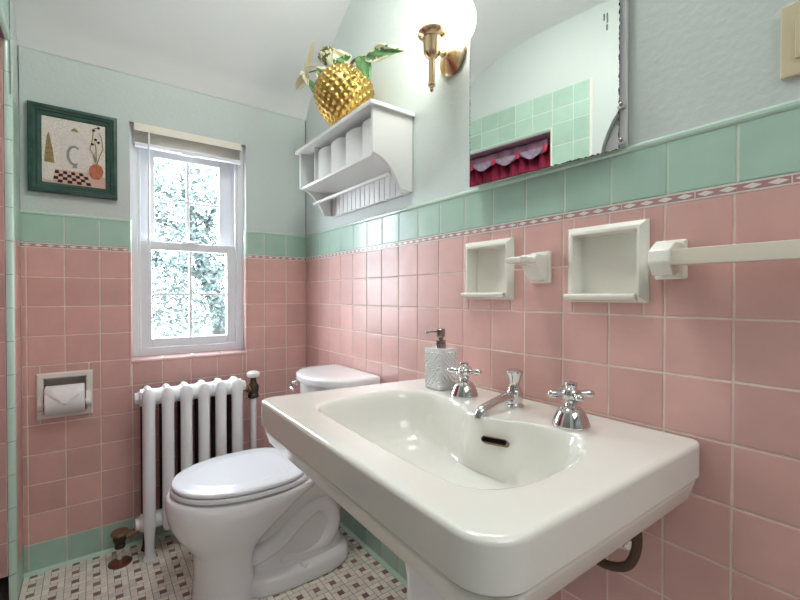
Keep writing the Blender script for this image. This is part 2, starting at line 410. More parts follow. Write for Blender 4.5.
field(mb, fj, [-1.34, -1.235, -1.125], VROWS[1:] + [1.32, 1.43, 1.54, 1.65, 1.76, OPZ], lambda c: M['pink'] if c < 1.83 else M['ceram'])
fj2 = lambda u, v, h: Vector((u, -OP1 + h, v))
field(mb, fj2, [-1.34, -1.235, -1.12], VROWS[1:] + [1.32, 1.43, 1.54, 1.65, 1.76, OPZ], lambda c: M['green'])
mb.face([(-1.34, -OP0 + .02, OPZ), (-1.12, -OP0 + .02, OPZ), (-1.12, -OP1 - .02, OPZ), (-1.34, -OP1 - .02, OPZ)], M['mauve'])
mb.face([(-1.34, -.0, 0), (-1.34, -1.1, 0), (-1.34, -1.1, 2.2), (-1.34, 0, 2.2)], M['pink'])
tag(mb.build('wall_left', ang=25), kind='structure')

# ---- closet behind the arch, hall behind the camera, front wall
mb = MB()
mb.face([(-1.75, -1.06, 0), (-1.75, -2.07, 0), (-1.75, -2.07, 2.3), (-1.75, -1.06, 2.3)], M['halld'])
mb.face([(XL - .12, -1.06, 0), (-1.75, -1.06, 0), (-1.75, -1.06, 2.3), (XL - .12, -1.06, 2.3)], M['halld'])
mb.face([(XL - .12, -2.07, 0), (-1.75, -2.07, 0), (-1.75, -2.07, 2.3), (XL - .12, -2.07, 2.3)], M['halld'])
mb.face([(XL - .12, -1.06, 2.3), (-1.75, -1.06, 2.3), (-1.75, -2.07, 2.3), (XL - .12, -2.07, 2.3)], M['halld'])
mb.face([(XL, -1.06, 0), (-1.75, -1.06, 0), (-1.75, -2.07, 0), (XL, -2.07, 0)], M['hallf'])
tag(mb.build('wall_closet', smooth=False), kind='structure')
mb = MB()
mb.box(-1.25, -1.06, YF, YF - .1, 0, 2.376, M['paint']); mb.box(-.14, .06, YF, YF - .1, 0, 2.376, M['paint']); mb.box(-1.06, -.14, YF, YF - .1, 2.12, 2.376, M['paint'])
tag(mb.build('wall_front', smooth=False), kind='structure')
mb = MB()
x0, x1, y0, y1, z1 = -1.9, .7, -2.45, -4.0, 2.4
mb.face([(x0, y0, 0), (x0, y1, 0), (x0, y1, z1), (x0, y0, z1)], M['hall']); mb.face([(x1, y0, 0), (x1, y1, 0), (x1, y1, z1), (x1, y0, z1)], M['hall'])
mb.face([(x0, y1, 0), (x1, y1, 0), (x1, y1, z1), (x0, y1, z1)], M['hall']); mb.face([(x0, y0, z1), (x1, y0, z1), (x1, y1, z1), (x0, y1, z1)], M['ceil'])
mb.face([(x0, y0 - .001, 0), (-1.06, y0 - .001, 0), (-1.06, y0 - .001, z1), (x0, y0 - .001, z1)], M['hall']); mb.face([(-.14, y0 - .001, 0), (x1, y0 - .001, 0), (x1, y0 - .001, z1), (-.14, y0 - .001, z1)], M['hall'])
mb.face([(x0, YF, -.001), (x1, YF, -.001), (x1, y1, -.001), (x0, y1, -.001)], M['hallf'])
tag(mb.build('wall_hall', smooth=False), kind='structure')

mb = MB()  # added unseen shell, stops sky light leaking through the wall seams
for r in sub_rect((-1.82, .12, -.05, 2.05), [(WIN[0] - .002, WIN[1] + .002, WIN[2] - .002, WIN[3] + .002)]):
    mb.face([(r[0], .10, r[2]), (r[1], .10, r[2]), (r[1], .10, r[3]), (r[0], .10, r[3])], M['hall'])
mb.face([(.10, .12, -.05), (.10, -2.46, -.05), (.10, -2.46, 2.5), (.10, .12, 2.5)], M['hall']); mb.face([(-1.80, .12, -.05), (-1.80, -2.46, -.05), (-1.80, -2.46, 2.5), (-1.80, .12, 2.5)], M['hall'])
tag(mb.build('light_leak_shell', smooth=False), kind='structure')
# ---- ceiling, coved down to the low back wall
mb = MB()
pts = [(.12, 1.935)] + CEILP + [(-1.2, 2.376), (-1.8, 2.376), (YF - .05, 2.376)]
mb.loft([[Vector((x, y, z)) for y, z in pts] for x in (-1.82, XL, -.5, .12)], M['ceil'], False, False, False)
tag(mb.build('ceiling', ang=60), kind='structure')

# ---- floor: pinwheel mosaic
mb = MB()
mb.face([(-1.82, .12, -.0012), (.12, .12, -.0012), (.12, YF, -.0012), (-1.82, YF, -.0012)], M['mos_g'])
C = .0620; U = C / 3; g = .0015
def mtile(x0, x1, y0, y1, m):
    x0 = max(x0, XL); x1 = min(x1, 0); y1 = min(y1, 0)
    if x1 - x0 < .006 or y1 - y0 < .006: return
    x0 += g / 2; x1 -= g / 2; y0 += g / 2; y1 -= g / 2; k = mb.mi(m); b = .0012
    lo = [mb.bm.verts.new(p) for p in ((x0, y0, -.001), (x1, y0, -.001), (x1, y1, -.001), (x0, y1, -.001))]
    hi = [mb.bm.verts.new(p) for p in ((x0 + b, y0 + b, 0), (x1 - b, y0 + b, 0), (x1 - b, y1 - b, 0), (x0 + b, y1 - b, 0))]
    for i in range(4): mb.bm.faces.new((lo[i], lo[(i + 1) % 4], hi[(i + 1) % 4], hi[i])).material_index = k
    mb.bm.faces.new(hi).material_index = k
OX, OY = -.084 - 1.5 * U, -.574 - 1.5 * U
for i in range(-17, 3):
    for j in range(-29, 11):
        x, y = OX + i * C, OY + j * C
        mtile(x + U, x + 2 * U, y + U, y + 2 * U, M['mos_b'])
        mtile(x, x + U, y, y + 2 * U, M['mos_w']); mtile(x + U, x + 3 * U, y, y + U, M['mos_w'])
        mtile(x + 2 * U, x + 3 * U, y + U, y + 3 * U, M['mos_w']); mtile(x, x + 2 * U, y + 2 * U, y + 3 * U, M['mos_w'])
tag(mb.build('floor', smooth=False), kind='structure')

# ------------------------------------------------------------------ window
W = thing('window_1', (-.535, .1, .757), None, None); W['kind'] = 'structure'; del W['_w']; W['_w'] = (-.535, .1, .757)
mb = MB(); x0, x1, z0, z1 = WIN[0], WIN[1], .772, WIN[3]
mb.box(x0, x0 + .030, .035, .15, z0, z1, M['trimw'], .003); mb.box(x1 - .030, x1, .035, .15, z0, z1, M['trimw'], .003)
mb.box(x0 + .030, x1 - .030, .035, .15, z1 - .05, z1, M['trimw'], .003); mb.box(x0 + .030, x1 - .030, .035, .15, z0, .806, M['trimw'], .003)
mb.box(x0 + .030, x0 + .040, .04, .055, .806, z1 - .05, M['trimw'], .002); mb.box(x1 - .040, x1 - .030, .04, .055, .806, z1 - .05, M['trimw'], .002)
mb.box(x0 + .030, x0 + .042, .083, .09, .806, z1 - .05, M['trimw'], .001); mb.box(x1 - .042, x1 - .030, .083, .09, .806, z1 - .05, M['trimw'], .001)
mb.build('window_frame', W)
def sash(name, y0, y1, X0, X1, Z0, Z1, st_l, st_r, rb, rt, mw):
    mb = MB()
    mb.box(X0, X0 + st_l, y0, y1, Z0, Z1, M['trimw'], .003); mb.box(X1 - st_r, X1, y0, y1, Z0, Z1, M['trimw'], .003)
    mb.box(X0 + st_l, X1 - st_r, y0, y1, Z0, Z0 + rb, M['trimw'], .003); mb.box(X0 + st_l, X1 - st_r, y0, y1, Z1 - rt, Z1, M['trimw'], .003)
    gx0, gx1, gz0, gz1 = X0 + st_l, X1 - st_r, Z0 + rb, Z1 - rt; ym = (y0 + y1) / 2
    cx = (gx0 + gx1) / 2; cz = (gz0 + gz1) / 2
    mb.box(cx - mw, cx + mw, ym - .006, ym + .006, gz0, gz1, M['trimw'], .002); mb.box(gx0, gx1, ym - .0061, ym + .0061, cz - mw * .8, cz + mw * .8, M['trimw'], .002)
    o = mb.build(name, W)
    p = MB(); p.face([(gx0, ym, gz0), (gx1, ym, gz0), (gx1, ym, gz1), (gx0, ym, gz1)], M['pane']); p.build('pane', o)
    return o
lo = sash('lower_sash', .05, .082, -.730, -.340, .808, 1.266, .042, .038, .036, .036, .006)
sash('upper_sash', .092, .122, -.728, -.338, 1.236, 1.700, .058, .062, .035, .058, .0065)
mb = MB()
mb.box(-.57, -.50, .040, .0495, 1.262, 1.272, M['trimw'], .003); mb.lathe([(.012, 0), (.012, .006), (.006, .010)], (-.535, .055, 1.266), M['trimw'], n=20); mb.box(-.545, -.505, .05, .058, 1.272, 1.278, M['trimw'], .002)
mb.build('sash_lock', W)

# ---- blind
B = thing('window_blind', (-.537, .02, 1.74), 'cream horizontal blind pulled up tight at the window top', 'blind')
mb = MB(); mb.box(-.752, -.322, -.002, .032, 1.712, 1.7445, M['blind'], .002); mb.build('head_rail', B)
mb = MB()
for k in range(7):
    z = 1.708 - k * .0058
    rings = [[Vector((x, .002 + .026 * t, z + .003 * math.sin(PI * t))) for t in (0, .25, .5, .75, 1)] + [Vector((x, .002 + .026 * t, z + .003 * math.sin(PI * t) - .0012)) for t in (1, .75, .5, .25, 0)] for x in (-.750, -.324)]
    mb.loft(rings, M['blind'])
mb.build('slats', B)
mb = MB(); mb.box(-.750, -.324, .001, .029, 1.652, 1.667, M['blindw'], .003); mb.box(-.575, -.515, -.003, .02, 1.646, 1.664, M['blindw'], .004); mb.build('bottom_rail', B)
mb = MB(); mb.tube([(-.700, -.006, 1.70), (-.701, -.007, 1.5), (-.702, -.006, 1.262)], .0042, M['blindw'], 8); mb.lathe([(.005, 0), (.0055, .02), (.004, .028)], (-.702, -.006, 1.248), M['blindw'], n=10); mb.tube([(-.70, .01, 1.712), (-.70, -.006, 1.715), (-.70, -.006, 1.70)], .003, M['blind'], 8); mb.build('tilt_wand', B)

# ------------------------------------------------------------------ outside
mb = MB(); mb.face([(-30, .6, -.6), (30, .6, -.6), (30, 60, -.6), (-30, 60, -.6)], M['ground']); tag(mb.build('ground_outside', smooth=False), kind='structure')
TR = thing('tree', (.35, 6.2, -.6), 'pale green leafy tree outside behind the window panes', 'tree')
mb = MB(); mb.tube([(1.3, 7.2, -.6), (1.28, 7.2, .6), (.9, 7.1, 1.8), (.5, 6.6, 3.0)], .16, M['bark'], 12, rs=[.2, .16, .13, .05])
for a in range(7):
    an = a * 2.4; mb.tube([(1.0, 7.1, 1.2 + a * .22), (.33 + .7 * math.cos(an), 6.22 + .7 * math.sin(an), 1.5 + a * .25), (.33 + 1.2 * math.cos(an), 6.22 + 1.2 * math.sin(an), 1.9 + a * .28)], .05, M['bark'], 8, rs=[.06, .04, .015])
mb.build('trunk', TR)
mb = MB(); rnd = random.Random(3)
for k in range(15000):
    while True:
        p = Vector((rnd.uniform(-1, 1), rnd.uniform(-1, 1), rnd.uniform(-1, 1)))
        if p.length < 1 and noise.noise(p * 2.6) > -.42: break
    c = Vector((.35 + p.x * 1.9, 6.2 + p.y * 1.5, 2.0 + p.z * 1.75)); s_ = rnd.uniform(.026, .052)
    rot = Matrix.Rotation(rnd.uniform(0, 2 * PI), 3, 'Z') @ Matrix.Rotation(rnd.uniform(-1.1, 1.1), 3, 'X') @ Matrix.Rotation(rnd.uniform(-1.1, 1.1), 3, 'Y')
    mb.face([c + rot @ (Vector(q) * s_) for q in ((-1, 0, 0), (-.3, -.55, .05), (.5, -.45, 0), (1.1, 0, -.1), (.5, .45, 0), (-.3, .55, .05))], M['tree'])
mb.build('foliage', TR, smooth=False)

# ------------------------------------------------------------------ picture
PF = (-1.082, -.811, 1.4145, 1.738)
P = thing('framed_picture', (-.9465, 0, 1.4145), 'square dark green framed picture on the wall left of the window', 'picture')
mb = MB(); mb.frame(PF, [(0, -.002), (0, .018), (.003, .021), (.012, .022), (.016, .017), (.022, .016)], M['frameg'], fb, False)
mb.frame((PF[0] + .022, PF[1] - .022, PF[2] + .022, PF[3] - .022), [(0, .016), (.002, .012), (.005, .012)], M['framed'], fb, False)
mb.frame((PF[0] + .027, PF[1] - .027, PF[2] + .027, PF[3] - .027), [(0, .012), (.008, .010), (.012, .006), (.012, .004)], M['frameg'], fb, False); mb.build('frame', P, ang=20)
A0, A1, B0, B1 = PF[0] + .038, PF[1] - .037, PF[2] + .038, PF[3] - .038
mb = MB(); H = [.0045]
def shp(poly, m, dh=.0003):
    H[0] += dh; mb.face([fb(A0 + (A1 - A0) * u, B0 + (B1 - B0) * v, H[0]) for u, v in poly], m)
shp([(-.02, -.02), (1.02, -.02), (1.02, 1.02), (-.02, 1.02)], M['canvas'])
shp([(-.02, -.02), (1.02, -.02), (1.02, .16), (.84, .22), (-.02, .22)], M['art_pinkf'])
shp([(-.02, .06), (.2, .02), (.2, .22), (-.02, .22)], M['canvas'])
shp([(.72, .26), (.72, .62)] + [(.49 + .23 * math.cos(a), .62 + .24 * math.sin(a)) for a in [i * PI / 16 for i in range(1, 16)]] + [(.26, .62), (.26, .26)], M['art_arch'])
shp([(.44, .83), (.56, .83), (.54, .865), (.50, .885), (.46, .865)], M['art_tan'])
# pale grey crescent inside the arch
H[0] += .0003
cr = [(.49 + .12 * math.cos(a), .46 + .155 * math.sin(a)) for a in [math.radians(50 + i * 13) for i in range(20)]]; ci = [(.50 + .085 * math.cos(a), .46 + .12 * math.sin(a)) for a in [math.radians(50 + i * 13) for i in range(20)]]
for i in range(19): mb.face([fb(A0 + (A1 - A0) * u, B0 + (B1 - B0) * v, H[0]) for u, v in (cr[i], cr[i + 1], ci[i + 1], ci[i])], M['art_gray'])
shp([(.46, .27), (.54, .27), (.52, .33), (.48, .33)], M['art_gray'])
shp([(.04, .31), (.19, .30), (.17, .48), (.12, .74), (.10, .76), (.08, .70), (.05, .46)], M['art_tan'])
shp([(.16, .03), (.76, .01), (.68, .20), (.2, .20)], M['art_pinkf'])
for r in range(4):
    for c in range(8):
        if (r + c) % 2:
            q = lambda u, v: (.16 + .04 * v + u * (.60 - .12 * v), .02 + .18 * v)
            H[0] = .0078; mb.face([fb(A0 + (A1 - A0) * p[0], B0 + (B1 - B0) * p[1], H[0]) for p in (q(c / 8, r / 4), q((c + 1) / 8, r / 4), q((c + 1) / 8, (r + 1) / 4), q(c / 8, (r + 1) / 4))], M['art_black'])
H[0] = .0082
shp([(.74, .20), (.80, .14), (.88, .14), (.94, .20), (.96, .27), (.93, .34), (.88, .37), (.80, .37), (.74, .33), (.72, .27)], M['art_terra'])
def vine(pts, w=.008):
    H[0] += .0002
    for (a, b), (c, d) in zip(pts, pts[1:]):
        L = math.hypot(c - a, d - b); nx, ny = -(d - b) / L * w, (c - a) / L * w
        mb.face([fb(A0 + (A1 - A0) * u, B0 + (B1 - B0) * v, H[0]) for u, v in ((a - nx, b - ny), (c - nx, d - ny), (c + nx, d + ny), (a + nx, b + ny))], M['art_tan'])
vine([(.84, .37), (.80, .5), (.74, .6), (.78, .75), (.80, .92), (.88, .96)]); vine([(.85, .37), (.90, .52), (.95, .62), (.93, .8), (.88, .88)]); vine([(.84, .42), (.84, .6), (.82, .7)])
H[0] += .0002
for u, v in ((.80, .90), (.88, .95), (.83, .76), (.88, .72), (.78, .68)):
    mb.face([fb(A0 + (A1 - A0) * (u + .028 * math.cos(a)), B0 + (B1 - B0) * (v + .02 * math.sin(a)), H[0]) for a in [i * PI / 4 for i in range(8)]], M['art_black'])
mb.build('painting', P, smooth=False)

# ------------------------------------------------------------------ toilet paper holder and roll
H_ = thing('toilet_paper_holder', (-.98, 0, .568), 'recessed bone ceramic toilet paper holder in the pink wall under the picture', 'paper holder')
mb = MB()
mb.frame(TP, [(0, -.001), (.001, .008), (.005, .012), (.018, .012), (.022, .008), (.023, -.07)], M['ceram2'], fb)
mb.build('recess_frame', H_)
for xs in (-1.052, -.909):
    mb = MB(); d = .010 if xs < -1 else -.010
    poly = [(0, .665), (.014, .652), (.030, .640), (.036, .628), (.032, .614), (.018, .604), (0, .600)]
    poly = [(p.x, p.y) for p in cat_rom([(a, b, 0) for a, b in poly], 4, False)]
    mb.prism(poly, M['ceram2'], lambda u, v, h: Vector((h, -u - .008, v)), xs - .008, xs + .008); mb.build('roller_bracket', H_)
mb = MB(); mb.lathe([(.0, 0), (.008, .0005), (.008, .126), (.0, .1265)], (-1.0435, -.030, .628), M['ceram2'], axis=(1, 0, 0), n=16); mb.build('roller', H_)
RO = thing('toilet_roll', (-.98, -.030, .628), 'white toilet roll with folded pointed end in the ceramic wall holder', 'toilet roll')
rx0, rx1, rc, rr = -1.040, -.921, (-.012, .638), .054
mb = MB()
pr = [(.010, 0), (rr - .004, 0), (rr, .003), (rr, rx1 - rx0 - .003), (rr - .004, rx1 - rx0), (.010, rx1 - rx0)]
rings = [[Vector((rx0 + h, rc[0] + r * math.cos(2 * PI * i / 40), rc[1] + r * math.sin(2 * PI * i / 40))) for i in range(40)] for r, h in pr]
mb.loft(rings + [rings[0]], M['paper'], False, False); mb.build('roll', RO)
mb = MB()      # folded flap
n = 12; L = []
for i in range(n + 1):
    t = i / n; a = math.radians(118 + 72 * t); r = rr + .0022 + .002 * t
    w = (rx1 - rx0) / 2 * (1 - max(0, (t - .32) / .68) * .97); cx = (rx0 + rx1) / 2
    L.append([Vector((cx + s * w, rc[0] + r * math.cos(a), rc[1] + r * math.sin(a))) for s in (-1, -.5, 0, .5, 1)])
mb.loft(L, M['paper'], False, False, False); o = mb.build('folded_flap', RO)
sm = o.modifiers.new('thick', 'SOLIDIFY'); sm.thickness = .0012

# ------------------------------------------------------------------ radiator
R = thing('radiator', (-.56, -.11, 0), 'white six section cast iron radiator below the window', 'radiator')
XS = [-.721 + i * .0665 for i in range(6)]
for k, x in enumerate(XS):
    mb = MB()
    for y in (-.152, -.070):
        foot = k in (0, 5)
        prof = [(.024, .002), (.017, .02), (.0165, .06), (.019, .10)] if foot else [(.004, .095), (.014, .098), (.019, .108)]
        mb.lathe(prof + [(.0225, .14), (.0220, .2), (.0220, .55), (.0225, .60), (.024, .625), (.0225, .645), (.014, .662), (.004, .668)], (x, y, 0), M['radp'] if y < -.1 else M['gap_shade'], n=24)
    mb.tube([(x, -.152, .640), (x, -.111, .646), (x, -.070, .640)], .021, M['radp'], 16, rs=[.0225, .020, .0225], round_ends=True)
    mb.tube([(x, -.152, .132), (x, -.070, .132)], .022, M['radp'], 16, round_ends=True)
    mb.tube([(x, -.152, .655), (x, -.111, .660), (x, -.070, .655)], .012, M['radp'], 12, round_ends=True)
    if k < 5:
        for z in (.628, .135):
            mb.lathe([(.030, 0), (.032, .004), (.032, .0625), (.030, .0665)], (x, -.115, z), M['radp'], axis=(1, 0, 0), n=20)
    mb.build('radiator_section', R)
for x, s in ((XS[0], -1), (XS[5], 1)):
    for z in (.628, .132):
        mb = MB(); mb.lathe([(.034, .012), (.034, .026), (.026, .030), (.022, .036), (.022, .044), (.004, .046)], (x, -.115, z), M['radp'], axis=(s, 0, 0), n=8 if z > .5 else 20); mb.build('end_plug', R)
V = thing('radiator_valve', (-.816, -.113, 0), 'old low radiator valve with brown floor flange at the left end', 'valve')
mb = MB(); mb.lathe([(.040, 0), (.040, .004), (.030, .010), (.016, .013), (.013, .016)], (-.816, -.113, .0005), M['copper'], n=28); mb.build('floor_flange', V)
mb = MB(); mb.lathe([(.0115, .006), (.0115, .07)], (-.816, -.113, 0), M['chrome'], n=18); mb.build('riser', V)
mb = MB(); mb.lathe([(.012, .058), (.018, .062), (.018, .074), (.014, .078), (.020, .084), (.024, .095), (.022, .108), (.012, .112)], (-.816, -.113, 0), M['bronze'], n=20)
mb.lathe([(.012, 0), (.012, .012), (.017, .012), (.017, .030), (.013, .030), (.013, .052)], (-.804, -.114, .098), M['bronze2'], axis=(1, 0, .25), n=8); mb.build('valve_body', V)
mb = MB(); mb.lathe([(.018, .110), (.029, .112), (.031, .118), (.028, .124), (.012, .127), (.010, .126)], (-.816, -.113, 0), M['bronze2'], n=24); mb.build('valve_cap', V)
V = thing('radiator_pipe', (-.302, -.10, 0), 'white riser pipe with bronze valve and white knob right of the radiator', 'pipe')
mb = MB(); mb.lathe([(.0135, .0), (.0135, .575)], (-.302, -.10, .0005), M['radp'], n=20); mb.build('pipe', V)
mb = MB(); mb.lathe([(.018, .562), (.024, .566), (.024, .578), (.020, .584), (.024, .60), (.024, .618), (.019, .626), (.015, .632), (.013, .645), (.011, .656)], (-.302, -.10, 0), M['bronze'], n=20)
mb.lathe([(.017, 0), (.017, .016), (.012, .018), (.012, .028)], (-.318, -.103, .605), M['bronze2'], axis=(-1, -.2, .25), n=8); mb.build('valve_body', V)
mb = MB(); mb.lathe([(.010, .655), (.024, .658), (.029, .666), (.028, .676), (.020, .683), (.006, .686)], (-.302, -.10, 0), M['white'], n=28); mb.build('valve_knob', V)

# ------------------------------------------------------------------ toilet
TY = -.505
Tt = thing('toilet', (-.35, TY, 0), 'white two-piece toilet with closed lid between radiator and sink', 'toilet')
def egg(xf, xb, hw, z, n=56, pw=2.0, xm=None, pb=None):
    xm = xm if xm is not None else xf + (xb - xf) * .56; out = []
    for i in range(n):
        a = 2 * PI * i / n; c, s = math.cos(a), math.sin(a); p = pw if c < 0 else (pb or pw)
        k = (abs(c) ** p + abs(s) ** p) ** (-1 / p)
        out.append(Vector(((xm + c * k * ((xm - xf) if c < 0 else (xb - xm))), TY + s * k * hw, z)))
    return out
mb = MB()
body = [(.0005, -.630, -.435, .116), (.012, -.634, -.432, .120), (.03, -.630, -.435, .116), (.10, -.628, -.44, .113), (.15, -.630, -.44, .115), (.18, -.640, -.425, .124), (.21, -.662, -.400, .142), (.245, -.685, -.365, .161), (.285, -.703, -.315, .180), (.325, -.711, -.26, .191), (.350, -.711, -.215, .194), (.366, -.706, -.195, .191), (.374, -.698, -.19, .184)]
mb.loft([egg(a, b, h, z, pw=2.15, pb=2.8) for z, a, b, h in body], M['porcw'])
back = [(.0005, -.50, -.075, .140), (.010, -.50, -.070, .146), (.045, -.50, -.070, .144), (.058, -.49, -.078, .134), (.064, -.47, -.09, .112), (.12, -.46, -.10, .094), (.24, -.44, -.075, .098), (.30, -.40, -.055, .112), (.345, -.40, -.045, .135), (.368, -.40, -.045, .138), (.376, -.39, -.052, .132)]
mb.loft([egg(a, b, h, z, pw=3.0, pb=3.2, xm=(a + b) / 2) for z, a, b, h in back], M['porcw'])
for sd in (-1, 1):
    y = TY + sd * .076
    path = cat_rom([(-.44, y - sd * .02, .115), (-.37, y, .155), (-.29, y, .215), (-.215, y, .250), (-.165, y, .215), (-.155, y, .150), (-.185, y, .095), (-.26, y, .080), (-.35, y, .085)], 8, False)
    mb.tube(path, .036, M['porcw'], 18, rs=[.030 + .008 * math.sin(PI * min(1, .15 + i / len(path))) for i in range(len(path))], round_ends=True)
mb.build('bowl', Tt, ang=50)
for sd in (-1, 1):
    mb = MB(); mb.lathe([(.015, 0), (.015, .010), (.012, .016), (.004, .019)], (-.285, TY + sd * .122, .052), M['porcw'], n=20); mb.build('bolt_cap', Tt)
def eggprof(prof, m, name, xf, xb, hw):
    mb = MB(); mb.loft([egg(xf + i, xb - i, hw - i, z, pw=2.1, pb=3.0) for i, z in prof], m); return mb.build(name, Tt, ang=50)
eggprof([(.006, .376), (.0, .380), (0, .389), (.004, .394)], M['seatp'], 'seat', -.697, -.245, .191)
eggprof([(.004, .396), (.0, .398), (.0, .404), (.004, .409), (.020, .4115), (.045, .4120), (.05, .4135), (.06, .414)], M['seatp'], 'lid', -.692, -.262, .187)
for sd in (-1, 1):
    mb = MB(); mb.lathe([(.012, -.018), (.012, .018)], (-.242, TY + sd * .075, .398), M['seatp'], axis=(0, 1, 0), n=16); mb.box(-.256, -.226, TY + sd * .075 - .015, TY + sd * .075 + .015, .3765, .396, M['seatp'], .004); mb.build('hinge', Tt)
def tank(ins, z):
    P = []; hw = .196 - ins; xs = -.090; xf = -.243 + ins; xb = -.012
    P.append((xb, hw)); P.append((xb - .03, hw)); P.append((xs + .02, hw))
    for i in range(0, 25):
        a = PI / 2 - PI * i / 24; s = math.sin(a); c = math.cos(a)
        e = 2.3; k = (abs(c) ** e + abs(s) ** e) ** (-1 / e)
        P.append((xs + (xf - xs) * c * k, hw * s * k))
    P += [(xs + .02, -hw), (xb - .03, -hw), (xb, -hw)]
    return [Vector((x, TY - .012 + y, z)) for x, y in P]
mb = MB(); mb.loft([tank(.040, .377), tank(.032, .385), tank(.022, .45), tank(.014, .685), tank(.016, .690)], M['porcw']); mb.build('tank', Tt, ang=50)
mb = MB(); mb.loft([tank(.010, .690), tank(.001, .692), tank(0, .697), tank(0, .712), tank(.003, .717), tank(.010, .720), tank(.03, .7215), tank(.06, .7225)], M['porcw']); mb.build('tank_lid', Tt, ang=50)
mb = MB(); mb.lathe([(.013, 0), (.013, .008), (.007, .010), (.007, .022)], (-.205, TY + .128, .668), M['chrome'], axis=(-1, .35, 0), n=18); mb.tube([(-.226, TY + .135, .668), (-.236, TY + .13, .664), (-.244, TY + .09, .650)], .006, M['chrome'], 10, rs=[.007, .0065, .008], round_ends=True); mb.build('flush_lever', Tt)

# ------------------------------------------------------------------ sink
SK = thing('pedestal_sink', (-.28, -1.37, 0), 'large white porcelain pedestal sink with chrome taps on the tiled wall', 'sink')
Q = [(-.004, -1.762), (-.004, -1.006), (-.555, -.950), (-.572, -1.762)]      # outline: back-right, back-left, front-left, front-right
QR = [.012, .012, .035, .062]
SC = (-.315, -1.385); NA = 420
def outline(ins):
    n = 4; pts = []
    # inset the quad
    E = []
    for i in range(n):
        a, b = Vector((*Q[i], 0)), Vector((*Q[(i + 1) % n], 0)); d = (b - a).normalized(); nn = Vector((-d.y, d.x, 0))
        c = Vector((SC[0], SC[1], 0))
        if nn.dot(c - a) < 0: nn = -nn
        k = ins if i != 0 else 0.0        # the back edge stays against the wall
        E.append((a + nn * k, d))
    V_ = []
    for i in range(n):
        (p, d), (q, e) = E[i - 1], E[i]; den = d.x * e.y - d.y * e.x; t = ((q.x - p.x) * e.y - (q.y - p.y) * e.x) / den; V_.append(p + d * t)
    for i in range(n):
        c = V_[i]; a = (V_[i - 1] - c).normalized(); b = (V_[(i + 1) % n] - c).normalized(); r = max(.006, QR[i] - ins * .5)
        th = math.acos(max(-1, min(1, a.dot(b)))); t = r / math.tan(th / 2); o = c + (a + b).normalized() * (r / math.sin(th / 2))
        s0 = c + a * t - o; s1 = c + b * t - o; tot = math.acos(max(-1, min(1, s0.dot(s1) / (r * r))))
        for k in range(13):
            f = k / 12; pts.append(o + (s0 * math.sin((1 - f) * tot) + s1 * math.sin(f * tot)) / math.sin(tot))
    return [(p.x, p.y) for p in pts]
def rays(poly):
    out = []
    A = [math.atan2(p[1] - SC[1], p[0] - SC[0]) for p in poly]
    for i in range(NA):
        a = -PI + 2 * PI * (i + .5) / NA; dx, dy = math.cos(a), math.sin(a); best = 0
        for (x0, y0), (x1, y1) in zip(poly, poly[1:] + poly[:1]):
            ex, ey = x1 - x0, y1 - y0; den = dx * ey - dy * ex
            if abs(den) < 1e-12: continue
            t = ((x0 - SC[0]) * ey - (y0 - SC[1]) * ex) / den; s = ((x0 - SC[0]) * dy - (y0 - SC[1]) * dx) / den
            if t > 0 and -1e-6 <= s <= 1 + 1e-6: best = max(best, t)
        out.append((SC[0] + dx * best, SC[1] + dy * best))
    return out
BAS = [(-.440, -1.108), (-.370, -1.090), (-.260, -1.090), (-.190, -1.110), (-.158, -1.165), (-.156, -1.245), (-.172, -1.31), (-.205, -1.365), (-.212, -1.415), (-.192, -1.465), (-.163, -1.515), (-.156, -1.575), (-.172, -1.620), (-.220, -1.655), (-.300, -1.674), (-.380, -1.678), (-.445, -1.662), (-.482, -1.625), (-.490, -1.545), (-.487, -1.40), (-.481, -1.24), (-.472, -1.145)]
BASP = rays([(p.x, p.y) for p in cat_rom([(a, b, 0) for a, b in BAS], 8)])
BAS2 = BAS[:5] + [(-.156, -1.245), (-.158, -1.33), (-.160, -1.40), (-.160, -1.47), (-.158, -1.53)] + BAS[11:]
BASQ = rays([(p.x, p.y) for p in cat_rom([(a, b, 0) for a, b in BAS2], 8)])
def bring(s, z, extra=0):
    k = max(0, min(1, (.95 - s) / .28)); k = k * k * (3 - 2 * k); P_ = [(x + (p - x) * k, y + (q - y) * k) for (x, y), (p, q) in zip(BASP, BASQ)]
    return [Vector((SC[0] + (x - SC[0]) * s, SC[1] + (y - SC[1]) * s, z)) for x, y in P_]
cache = {}
def oring(ins, z):
    if ins not in cache: cache[ins] = rays(outline(ins))
    return [Vector((x, y, z)) for x, y in cache[ins]]
SZ = .765
rings = [oring(.20, .600), oring(.12, .640), oring(.030, .652), oring(.021, .6535), oring(.0165, .658), oring(.0085, .686), oring(.0078, .690), oring(.0085, .6930), oring(.0115, .6945), oring(.0115, .6975), oring(.0085, .6990), oring(.0040, .6995), oring(.001, .7015), oring(0, .705), oring(0, .756), oring(.0008, .7595), oring(.0028, .7625), oring(.0058, .7644), oring(.0095, SZ), oring(.030, SZ)]
rings += [bring(1.07, SZ - .0005), bring(1.035, SZ - .0008), bring(1.015, SZ - .0018), bring(1.0, SZ - .005), bring(.985, SZ - .011), bring(.968, SZ - .022), bring(.95, SZ - .040), bring(.925, SZ - .066), bring(.885, SZ - .093), bring(.82, SZ - .115), bring(.72, SZ - .129), bring(.55, SZ - .138), bring(.3, SZ - .145), bring(.1, SZ - .149)]
mb = MB(); mb.loft(rings, M['porc']); bas = mb.build('basin', SK, ang=40)
mb = MB(); mb.lathe([(.030, 0), (.030, .003), (.022, .004), (.018, -.001), (.005, -.001)], (SC[0], SC[1], SZ - .1487), M['chrome'], n=28); mb.build('drain', SK)
mb = MB()
